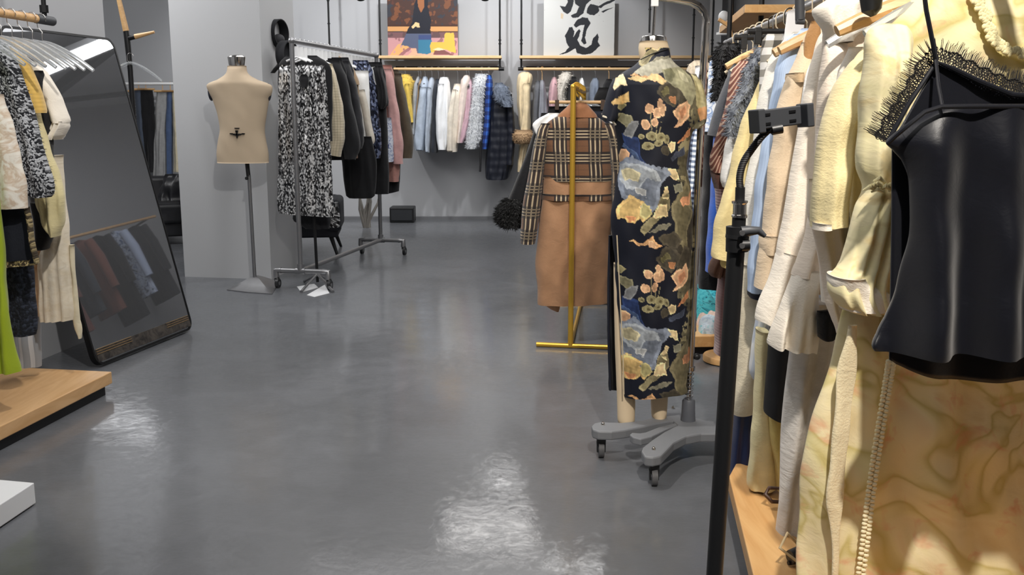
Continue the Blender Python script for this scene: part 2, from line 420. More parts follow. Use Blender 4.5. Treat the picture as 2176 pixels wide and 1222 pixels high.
# ------------------------------------------------------------------ ceiling lamps
def panel_lamp(label, c, w, l, rot=0, mat=None, tilt=0, group=None):
    r = thing('ceiling_lamp', label, 'lamp', (c[0], c[1], c[2]), group)
    m = MB(); m.box((-w / 2 - .02, -l / 2 - .02, 0), (w / 2 + .02, l / 2 + .02, .05)); h = m; 
    def rotv(mb):
        R = Matrix.Rotation(rot, 3, 'Z') @ Matrix.Rotation(tilt, 3, 'X'); mb.V = [tuple(R @ Vector(v) + Vector(c)) for v in mb.V]
    rotv(m); m.build('housing', M['white'], r, smooth=False)
    m = MB(); m.box((-w / 2, -l / 2, -.006), (w / 2, l / 2, 0)); rotv(m); m.build('diffuser', mat or M['lampw'], r, smooth=False)
    return r
panel_lamp('long white strip lamp on the ceiling, seen reflected in the leaning mirror', (.98, 8.24, 3.0), 1.55, .36, -.68)
panel_lamp('square ceiling lamp whose glare shows on the floor near the bottom centre', (-.19, 9.3, 2.95), .95, .85, 0, M['lamp'], 0)
panel_lamp('small ceiling lamp whose faint glare shows above the bottom centre glare', (-.10, 10.7, 2.98), .5, .3, 0, M['lampw'], 0)
for px, lab in ((768, 'left of two small black spotlights hanging at the top before the painting'), (1031, 'right of two small black spotlights hanging at the top between the shelves')):
    a = P(px, -2, 10.0); m = MB(); m.tube([a + Vector((0, -.02, .0)), a + Vector((0, -.10, .10))], [.045, .04], 16); m.tube([a + Vector((0, -.06, .06)), (a.x, a.y - .06, RH)], .012, 8)
    tag(m.build('spotlight', M['black'], None), lab, 'lamp')
# ------------------------------------------------------------------ light sources: track spots and added fill
def area(loc, tgt, size, power, col=(1, 1, 1), sy=None, spread=PI):
    l = bpy.data.lights.new('fill_light', 'AREA'); l.energy = power; l.size = size; l.color = col; l.spread = spread
    if sy: l.shape = 'RECTANGLE'; l.size_y = sy
    o = bpy.data.objects.new('fill_light', l); C.objects.link(o); o.location = loc
    o.rotation_euler = (Vector(tgt) - Vector(loc)).to_track_quat('-Z', 'Y').to_euler(); o.visible_glossy = True; return o
def spot(loc, tgt, power, ang=60, col=(1, 1, 1), rad=.05, blend=.5):
    l = bpy.data.lights.new('spot_light', 'SPOT'); l.energy = power; l.spot_size = math.radians(ang); l.spot_blend = blend
    l.shadow_soft_size = rad; l.color = col
    o = bpy.data.objects.new('spot_light', l); C.objects.link(o); o.location = loc
    o.rotation_euler = (Vector(tgt) - Vector(loc)).to_track_quat('-Z', 'Y').to_euler(); return o
WARM = (1, .93, .84)
spot((.45, .45, 3.0), (.95, 2.2, 1.0), 340, 75, WARM, .04)         # track spot over the near end of the right rail
spot((-.3, 3.3, 3.05), (1.0, 3.5, 1.2), 235, 62, (1, .96, .9), .05)
spot((.1, 3.6, 3.05), (.9, 4.8, 1.2), 120, 80, (1, .97, .92), .05)
spot((-.2, 1.9, 3.05), (-2.0, 3.9, 1.1), 190, 70, (1, .97, .93), .05)  # left rail
spot((-.1, 3.4, 3.05), (.45, 5.3, .9), 50, 55, (1, .95, .88), .05)   # plaid coat
spot((-.6, 9.9, 3.05), (-.6, 11.5, 1.6), 95, 105, (1, 1, 1), .04)
spot((-2.3, 10.0, 3.05), (-2.2, 11.5, 1.7), 75, 110, (1, 1, 1), .04)
spot((.75, 9.9, 3.05), (.6, 11.5, 1.5), 62, 90, (1, 1, 1), .04)
spot((-3.7, 9.0, 3.05), (-3.9, 11.5, 1.9), 70, 100, (1, 1, 1), .05)
spot((-3.2, 6.4, 3.05), (-2.4, 7.5, .9), 60, 90, (1, 1, 1), .1)
area((-.8, 6.0, 3.1), (-.8, 6.0, 0), 2.5, 85, (1, .99, .98), 6)  # added general fill under the ceiling, no fixture
area((-.6, 1.2, 3.1), (-.6, 1.8, 0), 2.2, 30, (1, .99, .98), 2.5)  # added fill near the camera, no fixture
spot((-.7, 6.0, 3.05), (-1.2, 7.7, .9), 50, 45, (1, 1, 1), .04)  # added spot to brighten the silver rack and its white hangers
area((-3.6, 7.3, 3.1), (-3.6, 7.6, 0), 1.5, 40, (1, 1, 1))  # unseen fill above the niche
w = bpy.data.worlds.new('world'); sc.world = w; w.use_nodes = True
w.node_tree.nodes['Background'].inputs[0].default_value = (.5, .5, .52, 1); w.node_tree.nodes['Background'].inputs[1].default_value = .2
# ================================================================== BACK WALL SHELVES
def shelf_unit(xl, xr, label, rl, rlab, rodlab):
    r = thing('wall_shelf', label, 'shelf', (P((xl + xr) / 2, 122, 11.35).x, 11.35, 1.86))
    a = P(xl, 122, 11.3).x; b = P(xr, 122, 11.3).x
    m = MB(); m.box((a, 11.2, 1.865), (b, 11.5, 1.895)); m.build('board', M['woodl'], r, smooth=False, bevel=.003)
    q = thing('clothes_rail', rlab, 'rail', ((a + b) / 2, 11.3, 1.74)); ra, rb = P(rl[0], 146, 11.3).x, P(rl[1], 146, 11.3).x
    m = MB(); m.tube([(ra, 11.3, 1.75), (rb, 11.3, 1.75)], .016, 12); m.build('wooden_rod', M['woodl'], q)
    for (x0, x1) in ((ra - .06, ra + .002), (rb - .002, rb + .06)):
        m = MB(); m.tube([(x0, 11.3, 1.75), (x1, 11.3, 1.75)], .02, 12); m.build('end_cap', M['black'], q)
    m = MB(); m.tube([(ra + .02, 11.36, 1.775), (rb + .03, 11.36, 1.775)], .008, 8); m.build('brace', M['black'], q)
    for x in (a + .02, b - .02):
        m = MB(); m.tube([(x, 11.3, 1.76), (x, 11.3, RH)], .011, 8)
        for z in (2.03, 2.07): m.tube([(x, 11.3, z - .006), (x, 11.3, z + .006)], .017, 8)
        m.build('hanging_rod', M['black'], q)
shelf_unit(805, 1066, 'pale wooden wall shelf under the orange and blue painting', (836, 1060), 'pale wooden clothes rail below the shelf with the painting', '')
shelf_unit(1104, 1516, 'pale wooden wall shelf under the black brush calligraphy', (1112, 1510), 'pale wooden clothes rail below the calligraphy shelf, partly hidden by the mannequin', '')
def rod(px, y1, Y, label, group=None, r=.011):
    x = P(px, 60, Y).x; z = P(px, y1, Y).z
    m = MB(); m.tube([(x, Y, z), (x, Y, RH)], r, 8)
    for zz in (z + .25, z + .5): m.tube([(x, Y, zz), (x, Y, zz + .012)], r * 1.5, 8)
    tag(m.build('hanging_rod', M['black'], None), label, 'rod', group)
rod(699, 100, 11.2, 'thin black hanging rod above the silver clothes rack')
rod(1380, 70, 11.2, 'thin black hanging rod just left of the mannequin hanging pole')
rod(1474, 130, 11.2, 'thin black hanging rod behind the bent top of the mannequin stand')
# ------------------------------------------------------------------ painting (generic figure and a yellow animal)
def pip(X, Yy, poly):
    ins = np.zeros(X.shape, bool); n = len(poly); j = n - 1
    for i in range(n):
        xi, yi = poly[i]; xj, yj = poly[j]
        if yi != yj:
            cnd = ((yi > Yy) != (yj > Yy)) & (X < (xj - xi) * (Yy - yi) / (yj - yi) + xi); ins ^= cnd
        j = i
    return ins
def nz(X, Yy, s, seed=0, octv=3):
    r = np.random.RandomState(seed); o = np.zeros(X.shape); a = 1
    for k in range(octv):
        for _ in range(4):
            t = r.uniform(0, 6.28); f = s * r.uniform(.7, 1.4) * 1.9 ** k
            o += a * np.sin(X * math.cos(t) * f + Yy * math.sin(t) * f + r.uniform(0, 6.28))
        a *= .55
    return o / 4
def canvas(name, label, cat, x0, x1, y0, y1, Y, fn, nx=150, ny=130):
    pts = P(x0, y1, Y), P(x1, y0, Y); a, b = pts
    X, Z = np.meshgrid(np.linspace(0, 1, nx), np.linspace(0, 1, ny)); X = X.ravel(); Z = Z.ravel()
    V = np.stack([a.x + (b.x - a.x) * X, np.full(X.shape, Y - .001), a.z + (b.z - a.z) * Z], 1)
    k = np.arange(nx - 1); Fc = []
    for j in range(ny - 1): Fc += np.stack([j * nx + k, j * nx + k + 1, (j + 1) * nx + k + 1, (j + 1) * nx + k], 1).tolist()
    colr = fn(X * 100, (1 - Z) * 100)
    r = thing(name, label, cat, ((a.x + b.x) / 2, Y, a.z))
    meshobj('picture', V, Fc, vcol(.6), r, False, np.stack([X, Z], 1), colr)
    m = MB(); m.box((a.x, Y, a.z), (b.x, Y + .03, b.z)); m.build('stretcher_edge', plain('canvas_edge', (120, 118, 115), .8), r, smooth=False)
def put(c, msk, col): c[msk] = np.array(srgb(*col))
def paint1(X, Yy):
    c = np.zeros((len(X), 3)); n = nz(X, Yy, .25, 3); n2 = nz(X, Yy, .5, 9)
    c[:] = srgb(70, 48, 42); put(c, n > .35, (116, 72, 48)); put(c, n < -.5, (52, 54, 62)); put(c, (n2 > .7), (88, 52, 44))
    put(c, Yy > 62, (118, 84, 86)); put(c, (Yy > 62) & (n > .2), (96, 72, 74)); put(c, Yy > 71, (196, 146, 148)); put(c, (Yy > 71) & (n < -.4), (150, 104, 108))
    put(c, (Yy > 52) & (Yy < 60), (206, 152, 98)); put(c, (Yy > 49.8) & (Yy <= 52), (66, 40, 32))
    put(c, pip(X, Yy, [(2, 100), (14, 82), (30, 74), (34, 84), (22, 92), (14, 100)]) & (n2 > -.6), (218, 168, 110))
    fig = pip(X + n, Yy + n2, [(44, -2), (38, 20), (35, 44), (28, 62), (19, 82), (34, 88), (36, 100), (62, 100), (64, 82), (61, 60), (62, 40), (58, 20), (56, -2)])
    put(c, fig, (30, 32, 42)); put(c, fig & (Yy > 64), (84, 92, 116)); put(c, fig & (Yy > 66) & (X > 44), (62, 76, 120)); put(c, fig & (Yy > 74) & (X > 43), (58, 118, 148))
    put(c, pip(X, Yy, [(43, 8), (53, 8), (53, 20), (48, 30), (44, 20)]), (150, 96, 62))
    put(c, pip(X, Yy, [(34, 53), (40, 45), (45, 47), (46, 54), (43, 54), (40, 52), (36, 56)]), (222, 190, 140))
    an = pip(X + n * .8, Yy, [(60, 84), (62, 78), (80, 78), (81, 64), (84, 62), (90, 63), (94, 62), (95, 80), (97, 96), (90, 94), (84, 90), (70, 92), (62, 98)])
    put(c, an, (222, 178, 78)); put(c, pip(X, Yy, [(64, 90), (72, 87), (82, 90), (72, 92)]), (226, 208, 172))
    put(c, pip(X + n, Yy, [(28, 100), (34, 94), (32, 88), (41, 88), (42, 96), (56, 98), (64, 94), (68, 100)]), (218, 168, 142))
    put(c, pip(X + n, Yy, [(64, 99), (66, 92), (82, 91), (92, 99)]), (120, 78, 78))
    return c
canvas('painting', 'painting of a dark robed figure beside a yellow animal, standing on the left back shelf', 'painting', 825, 972, -12, 118, 11.3, paint1)
m = MB(); a = P(820, 118, 11.31); b = P(972, -30, 11.31)
def paint2(X, Yy):
    c = np.zeros((len(X), 3)); c[:] = srgb(196, 196, 194); n = nz(X, Yy, .3, 4) * .8; k = (30, 32, 38)
    x = X + n; y = Yy + nz(X, Yy, .3, 8) * .7
    def s(p, cc=k): put(c, pip(x, y, p), cc)
    # lower character: box with two legs, right leg a hook
    s([(42, 49), (48, 41), (55, 37), (62, 38), (66, 46), (62, 56), (58, 70), (61, 80), (57, 82), (53, 76), (56, 60), (58, 50), (52, 50), (45, 54)])
    s([(36, 54), (41, 53), (44, 60), (42, 70), (46, 62), (50, 56), (52, 60), (48, 74), (52, 84), (60, 87), (68, 82), (70, 72), (76, 64), (78, 70), (77, 78), (80, 84), (74, 92), (66, 97), (56, 99), (48, 96), (45, 88), (38, 93), (28, 98), (22, 99), (30, 94), (36, 86), (32, 78), (30, 68), (34, 60)])
    # upper character, cut by the top of the picture
    s([(30, -2), (42, -2), (42, 12), (38, 28), (34, 32), (28, 28), (22, 18), (30, 20), (34, 12)])
    s([(46, -2), (70, -2), (66, 10), (60, 16), (56, 30), (48, 38), (40, 38), (38, 34), (46, 30), (50, 20), (44, 16), (43, 6)])
    s([(62, 22), (66, 16), (76, 18), (78, 26), (72, 34), (66, 34), (60, 30)])
    s([(74, 20), (100, 6), (100, 10), (80, 22)]); s([(80, 28), (99, 20), (84, 30)]); s([(60, 28), (54, 34), (62, 26)])
    sp = nz(X * 3, Yy * 3, .6, 15); put(c, (sp > 1.25) & (Yy < 55) & ((X < 28) | (X > 76)), (60, 60, 66))
    put(c, pip(X, Yy, [(24, 30), (28, 32), (27, 40), (24, 39)]), (196, 176, 150))
    return c
canvas('calligraphy_canvas', 'white canvas with black brush calligraphy standing on the right back shelf', 'artwork', 1155, 1307, -12, 118, 11.3, paint2, 190, 170)
# ================================================================== MIRROR
B0 = Vector((-2.055, 4.638, .012)); B1 = Vector((-1.863, 5.514, .012)); up = Vector((-.2264, .0496, .9728)).normalized(); ul = 1.70
ed = (B1 - B0).normalized(); wd = (B1 - B0).length; nn_ = ed.cross(up).normalized()
if nn_.x < 0: nn_ = -nn_
def rrect(u0, u1, v0, v1, r, k=6):
    L = []
    for (cx, cy, a0) in ((u1 - r, v0 + r, -PI / 2), (u1 - r, v1 - r, 0), (u0 + r, v1 - r, PI / 2), (u0 + r, v0 + r, PI)):
        for i in range(k + 1): a = a0 + PI / 2 * i / k; L.append((cx + r * math.cos(a), cy + r * math.sin(a)))
    return L
def mpt(u, v, w): return B0 + ed * u + up * v + nn_ * w
mt = thing('standing_mirror', 'tall mirror with thin black rounded frame leaning on the left wall', 'mirror', tuple((B0 + B1) / 2))
o_, i_ = rrect(0, wd, 0, ul, .06), rrect(.012, wd - .012, .012, ul - .012, .05); n = len(o_); m = MB()
V = [mpt(*p, .0) for p in o_] + [mpt(*p, .0) for p in i_] + [mpt(*p, -.03) for p in o_]
Fc = [(k, (k + 1) % n, n + (k + 1) % n, n + k) for k in range(n)] + [(k, 2 * n + k, 2 * n + (k + 1) % n, (k + 1) % n) for k in range(n)] + [tuple(range(2 * n, 3 * n))]
m.add(V, Fc); m.build('frame', M['black'], mt, smooth=False)
m = MB(); m.add([mpt(*p, -.003) for p in i_], [tuple(range(n))]); m.build('glass', M['mirror'], mt, smooth=False)
m = MB(); q = [mpt(.02, .02, .001), mpt(wd - .02, .02, .001), mpt(wd - .02, .085, .001), mpt(.02, .085, .001)]
m.add(q + [p - nn_ * .003 for p in q], [(0, 1, 2, 3), (4, 7, 6, 5), (0, 4, 5, 1), (1, 5, 6, 2), (2, 6, 7, 3), (3, 7, 4, 0)])
g = G('worn_dark_trim'); f = g.noise(g.uv('Object'), 22, 5, .7, 1.0); m.build('bottom_trim', g.out(g.ramp(f, [(.35, srgb(38, 36, 36)), (.6, srgb(84, 78, 72))]), .35), mt, smooth=False, )
for z in (.06, .072, .084):
    m = MB(); m.tube([mpt(.02, z, .003), mpt(wd * .35, z, .003)], .0018, 6); m.tube([mpt(wd * .72, z, .003), mpt(wd - .03, z, .003)], .0018, 6); m.build('gilt_line', plain('dull_gilt', (150, 122, 84), .4, .6), mt)
# ================================================================== LEFT PLATFORM AND RAIL
def slab(name, label, cat, top, zt, th, mat, drop=None, bev=.004):
    r = thing(name, label, cat, (sum(p[0] for p in top) / len(top), sum(p[1] for p in top) / len(top), 0))
    m = MB(); m.prism(top, zt - th, zt); m.build('top_board', mat, r, smooth=False, bevel=bev)
    if drop:
        cx = sum(p[0] for p in top) / len(top); cy = sum(p[1] for p in top) / len(top)
        m = MB(); m.prism([(p[0] + (cx - p[0]) * drop, p[1] + (cy - p[1]) * drop) for p in top], 0, zt - th); m.build('plinth', M['black'], r, smooth=False)
    return r
slab('display_platform', 'wooden platform low on the floor below the left clothes rail', 'platform', [(-1.812, 4.23), (-2.42, 4.33), (-2.56, 3.15), (-1.955, 3.12)], .10, .055, M['woodp'], .06)
slab('display_platform', 'white low block at the bottom left corner', 'platform', [(-1.545, 2.958), (-1.88, 3.03), (-2.02, 2.02), (-1.65, 1.9)], .075, .07, M['white'], None, .003)
RL = lambda Y: -1.93 + .10 * (Y - 4.15)
r = thing('clothes_rail', 'pale wooden clothes rail with black end over the left platform', 'rail', (RL(3.5), 3.5, 1.6))
m = MB(); m.tube([(RL(2.2), 2.2, 1.63), (RL(4.07), 4.07, 1.63)], .017, 16); m.build('wooden_rod', M['woodh'], r)
m = MB(); m.tube([(RL(4.06), 4.06, 1.63), (RL(4.18), 4.18, 1.63)], .019, 16); m.build('end_cap', M['darkp'], r)
m = MB(); m.tube([(RL(4.1), 4.13, 1.63), (RL(4.1), 4.13, RH)], .010, 8); m.tube([(RL(4.1), 4.13, 1.66), (RL(4.1), 4.13, 1.69)], .018, 8); m.build('hanging_rod', M['black'], r)
m = MB(); m.tube([(RL(2.3), 2.3, 1.63), (RL(2.3), 2.3, RH)], .010, 8); m.build('hanging_rod', M['black'], r)
# ================================================================== RIGHT PLATFORM, RAIL, SHELF
slab('display_platform', 'long wooden platform on the floor under the right clothes rail', 'platform', [(.575, 2.05), (.60, 2.234), (.687, 2.90), (.78, 3.12), (1.9, 3.1), (1.9, 1.2), (.50, 1.2)], .12, .05, M['woodr'], .05)
RR = lambda Y: .90 + .055 * (Y - 1.8)
r = thing('clothes_rail', 'metal clothes rail carrying the long row of clothes on the right', 'rail', (RR(3), 3, 1.6))
m = MB(); m.tube([(RR(.9), .9, 1.60), (RR(5.0), 5.0, 1.60)], .013, 12); m.build('rod', M['steel'], r)
for yy in (1.1, 4.9): m = MB(); m.tube([(RR(yy) + .0, yy, 1.6), (RR(yy), yy, RH)], .012, 8); m.build('hanging_rod', M['black'], r)
a = P(1583, 14, 5.0); zs = a.z
b = P(1529, 63, 6.25)
r = thing('wall_shelf', 'thick wooden shelf hung on black rods above the far right clothes', 'shelf', (1.6, 5.6, zs))
m = MB(); m.prism([(a.x, 5.0), (1.95, 4.98), (2.1, 6.3), (b.x, 6.25)], zs - .03, zs + .01); m.build('board', M['woodr'], r, smooth=False, bevel=.002)
for px, Y in ((1619, 5.15), (1556, 6.1)):
    x = P(px, 0, Y).x; m = MB(); m.tube([(x, Y, zs - .25), (x, Y, RH)], .014, 8); m.build('hanging_rod', M['black'], r)
m = MB(); c0 = P(1538, 36, 6.6); m.ball(tuple(c0), .037, None, .04); m.tube([c0, c0 - Vector((0, 0, .10))], [.02, .03], 14); m.tube([c0 - Vector((0, 0, .1)), c0 - Vector((0, 0, .115))], .045, 18)
m.tube([c0 + Vector((.03, .05, -.105)), c0 + Vector((1.5, .12, -.105))], .006, 8); tag(m.build('globe_lamp', M['whitep'], None), 'small round white globe peeking out behind the right wooden shelf', 'lamp')
a = P(1527, 41, 5.6); b = P(1550, 56, 5.6)
m = MB(); m.tube([a, b, b + Vector((.03, 0, -.12))], [.011, .012, .009], 8); tag(m.build('wooden_peg', M['woodh'], None), 'slanted wooden peg sticking out below the right wooden shelf', 'peg')
# low wooden box with folded clothes, round wooden base
slab('display_box', 'low wooden box under the folded turquoise clothes', 'platform', [(.94, 4.93), (1.42, 4.95), (1.5, 6.0), (1.02, 6.0)], .10, .06, M['woodr'], .03)
m = MB(); c0 = Fl(1548, 768); m.lathe([(.0, 0), (.115, 0), (.13, .006), (.13, .03), (.125, .036), (0, .036)], (c0.x, c0.y, 0), 40)
tag(m.build('round_stand_base', M['woodr'], None), 'round wooden disc on the floor left of the phone tripod pole', 'stand')
def pile(label, c, rx, ry, h, mat, seed, n=40):
    V = []; Fc = []; r = random.Random(seed); ph = [(r.uniform(2, 9), r.uniform(0, 6)) for _ in range(5)]
    for i in range(n):
        for j in range(n):
            u, v = i / (n - 1) * 2 - 1, j / (n - 1) * 2 - 1; d = max(abs(u), abs(v)) ** 4
            z = h * max(0, 1 - d) ** .5 * (1 + .22 * math.sin(ph[0][0] * u + ph[0][1] + 2 * v) + .15 * math.sin(ph[1][0] * v + ph[1][1] + 3 * u) + .08 * math.sin(14 * u + 11 * v)) 
            e = 1 + .09 * math.sin(ph[2][0] * u) * v + .07 * math.cos(ph[3][0] * v)
            V.append((c[0] + rx * u * e, c[1] + ry * v * e, c[2] + z))
    Fc = [(i * n + j, (i + 1) * n + j, (i + 1) * n + j + 1, i * n + j + 1) for i in range(n - 1) for j in range(n - 1)]
    uv = [(v[0] + v[2] * .5, v[1] + v[2]) for v in V]
    tag(meshobj('folded_clothes', V, Fc, mat, None, True, uv), label, 'clothes')
pile('turquoise and navy printed clothes heaped on the low wooden box', (1.13, 5.5, .10), .16, .2, .17, blotch([(20, 60, 80), (70, 180, 196), (96, 206, 216), (30, 50, 90)], 18, 2), 1)
pile('small pink white crumpled cloth on the low wooden box', (1.10, 5.25, .10), .07, .05, .05, fabric((226, 200, 186)), 2)
pile('small grey blue crumpled bag of cloth at the front of the wooden box', (1.07, 5.04, .10), .065, .06, .07, blotch([(150, 170, 190), (196, 206, 214), (110, 180, 190)], 20, 2), 3)
# sandals/straps at the right platform
m = MB(); a = P(1650, 1052, 2.65); m.tube([a + Vector((.02, 0, .02)), a + Vector((-.02, .01, .018)), a + Vector((-.033, 0, .002)), a + Vector((-.015, -.01, -.016)), a + Vector((.03, 0, -.022))], [.004, .006, .007, .006, .005], 8)
tag(m.build('leather_strap', plain('brown_leather', (70, 44, 32), .5), None), 'brown leather strap loop hanging over the right platform', 'strap')
r = thing('high_heel_shoe', 'black shoe with cream strap under the grey velvet skirt', 'shoe', (P(1680, 1190, 2.35).x, 2.35, .12))
b0 = Fl(1678, 1200, .125); m = MB(); m.tube([b0 + Vector((0, 0, .02)), b0 + Vector((.05, .02, .022)), b0 + Vector((.11, .03, .03)), b0 + Vector((.16, .04, .05))], [.018, .026, .024, .02], 12); m.build('upper', M['leather'], r)
m = MB(); m.tube([b0 + Vector((-.004, 0, .004)), b0 + Vector((.1, .03, .004))], .006, 8); m.build('sole', M['black'], r)
m = MB(); m.tube([b0 + Vector((.01, -.02, .02)), b0 + Vector((-.03, -.01, .05)), b0 + Vector((-.01, .0, .085)), b0 + Vector((.03, .02, .04))], .004, 8); m.build('strap', fabric((196, 176, 140)), r)
# ================================================================== PHONE TRIPOD
Yt = 1.30
def tp(px, py, dy=0): return P(px, py, Yt + dy)
r = thing('phone_tripod', 'black phone tripod pole with flexible neck in front of the right clothes', 'tripod', tuple(tp(1512, 1222)))
d_ = (tp(1568, 480) - tp(1519, 1210)); bt = tp(1519, 1210); k_ = (bt.z - .16) / d_.z
foot = bt - d_ * k_
m = MB(); m.tube([foot, tp(1519, 1210), tp(1566, 500)], .0118, 24); m.build('lower_pole', M['blackp'], r)
m = MB(); m.tube([tp(1568, 510), tp(1571, 455)], .0092, 20); m.build('upper_pole', M['blackp'], r)
m = MB(); m.tube([tp(1566, 534), tp(1567, 481)], .0152, 24); m.tube([tp(1566, 507), tp(1567, 500)], .0158, 24); m.build('clamp_collar', M['blackp'], r)
m = MB()
m.tube([tp(1575, 493, -.012), tp(1592, 491, -.012), tp(1612, 490, -.013), tp(1626, 502, -.014)], [.0075, .007, .0055, .003], 10); m.build('clamp_lever', M['darkp'], r)
m = MB(); m.tube([tp(1575, 522, -.012), tp(1592, 521, -.012)], [.008, .0075], 10); m.build('clamp_lug', M['blackp'], r)
for y in (495, 522): m = MB(); p = tp(1576, y, -.019); m.tube([p, p - Vector((0, .004, 0))], .0036, 12); m.build('clamp_screw', M['steel'], r)
m = MB(); m.tube([tp(1571, 462), tp(1571.5, 457), tp(1571.5, 455), tp(1572, 434), tp(1572, 431), tp(1572, 427)], [.0105, .0105, .009, .0088, .0106, .0106], 24); m.build('metal_joint', M['chrome'], r)
m = MB(); nk = [tp(1572, 428), tp(1573, 398)]; m.tube(nk, .0065, 16); m.build('neck_sleeve', M['blackp'], r)
g = G('ribbed_gooseneck'); z = g.sep(g.uv('Object')); g.bump(g.m('SINE', z[2] * 2600), .9, .001); gm = g.out(srgb(40, 40, 43), .45, .3)
pts = crom([(0, 1573, 402), (1, 1572, 375), (2, 1580, 345), (3, 1597, 318), (4, 1617, 292), (5, 1632, 277)], [6] * 5)
m = MB(); m.tube([tp(p[1], p[2]) for p in pts], .0050, 14); m.build('flexible_neck', gm, r)
# phone holder: a cradle with two jaws
c0 = tp(1655, 250); R = Matrix.Rotation(math.radians(7), 3, 'Y') @ Matrix.Rotation(math.radians(0), 3, 'X') @ Matrix.Rotation(math.radians(14), 3, 'Z')
R = Matrix.Rotation(math.radians(-6.5), 3, 'Y') @ Matrix.Rotation(math.radians(16), 3, 'Z')
def hb(name, a, b, mat, parent, bev=.0015):
    m = MB(); m.box(a, b); m.V = [tuple(R @ Vector(v) + c0) for v in m.V]; return m.build(name, mat, parent, smooth=False, bevel=bev)
h = hb('phone_holder', (-.034, -.004, -.0125), (.034, .006, .0125), M['darkp'], r)
h['_w'] = r['_w']
hb('jaw', (-.041, -.020, -.0165), (-.031, .008, .0145), M['darkp'], h); hb('jaw', (.031, -.020, -.0165), (.041, .008, .0145), M['darkp'], h)
for x in (-.02, .018):
    for z in (-.006, .006): hb('slot', (x - .005, -.0048, z - .0016), (x + .005, -.0035, z + .0016), M['black'], h, 0)
m = MB(); m.tube([tp(1632, 278), tp(1640, 270)], [.006, .008], 12); m.build('ball_joint', M['blackp'], r)
m = MB(); m.tube([tp(1640, 277, -.004), tp(1662, 273, -.004)], .0065, 12); m.build('knob', M['blackp'], r)
cz = foot + Vector((0, 0, .12)); 
for k in range(3):
    a = .5 + k * 2 * PI / 3; e = Vector((foot.x + .30 * math.cos(a), foot.y + .30 * math.sin(a), .012)); m = MB(); m.tube([foot + Vector((0, 0, .16)), e], .008, 10); m.tube([foot + (e - foot) * .0 + Vector((0, 0, .02)), (foot + Vector((0, 0, .16))) * .55 + e * .45], .005, 8); m.build('leg', M['blackp'], r)
# ================================================================== MALE TORSO ON STAND
r = thing('mannequin_torso', 'headless linen mannequin torso on a thin metal stand beside the grey column', 'mannequin', (-1.866, 6.906, 0))
loft('torso', [(140, 484, 523), (152, 483, 524), (160, 478, 530), (170, 462, 548), (176, 446, 566), (182, 440, 577), (195, 444, 578), (210, 452, 572), (240, 462, 567), (275, 468, 562), (300, 464, 565), (325, 461, 570), (346, 462, 571)], 6.90, M['skin'], r, D=.11, amp=0, wr=.0006, top=.18, dtop=.35, sq=.85, close=True, nt=72, step=4, seed=3)
m = MB(); c0 = P(503, 137, 6.9); m.lathe([(0, 0), (.052, -.01), (.056, 0), (.06, .035), (.062, .05), (.05, .062), (.03, .066), (0, .066)], tuple(c0), 32, 1, .8); m.build('neck_cap', M['chrome'], r)
for (x, s) in ((444, -1), (573, 1)):
    p = P(x, 193, 6.9); m = MB(); m.ball(tuple(p + Vector((-s * .012, .01, -.008))), .02, .045, .062); m.build('arm_cap', plain('dark_arm_cap', (34, 38, 52), .5), r)
m = MB(); q = lambda x, y, Yy=6.79: P(x, y, Yy)
for (x0, y0, x1, y1) in ((488, 283, 494, 285), (495, 284, 499, 287), (507, 284, 512, 287), (513, 283, 519, 285), (500, 277, 505, 281), (502, 279, 504, 293), (499, 284, 507, 288), (498, 271.5, 508, 273)):
    a, b = q(x0, y1, 6.775), q(x1, y0, 6.775); m.box((a.x, 6.775, a.z), (b.x, 6.80, b.z))
m.build('printed_emblem', M['black'], r, smooth=False)
m = MB(); m.tube([P(525, 346, 6.9), P(528, 375, 6.9)], .015, 14); m.build('pole_socket', M['blackp'], r)
m = MB(); m.ball(tuple(P(524, 379, 6.88)), .012); m.build('knob', M['blackp'], r)
m = MB(); m.tube([P(529, 372, 6.9), Vector((-1.866, 6.9, .03))], .013, 14); m.build('pole', M['steel'], r)
m = MB(); c0 = Vector((-1.9, 6.88, 0)); k_ = 30; V = [(c0.x + .035, c0.y + .01, .05)]; 
tri = [Fl(482, 617), Fl(578, 626), Fl(590, 597)]
ring = []
for i in range(3):
    for t in np.linspace(0, 1, 8, endpoint=False):
        p = tri[i] * (1 - t) + tri[(i + 1) % 3] * t; cc = (tri[0] + tri[1] + tri[2]) / 3; p = p + (cc - p) * (.10 * (1 - abs(2 * t - 1)) * -1 + .0); ring.append(p)
rn = len(ring); cc = Vector((-1.866, 6.92, 0)); V = []; Fc = []
for j, (f, z) in enumerate(((1, .0), (1, .006), (.82, .018), (.55, .045), (.25, .075), (.05, .09))):
    for p in ring: V.append((cc.x + (p.x - cc.x) * f, cc.y + (p.y - cc.y) * f, z))
for j in range(5):
    for i in range(rn): Fc.append((j * rn + i, j * rn + (i + 1) % rn, (j + 1) * rn + (i + 1) % rn, (j + 1) * rn + i))
Fc.append(tuple(5 * rn + i for i in range(rn))); m = MB(); m.add(V, Fc); m.build('base', M['steel'], r)
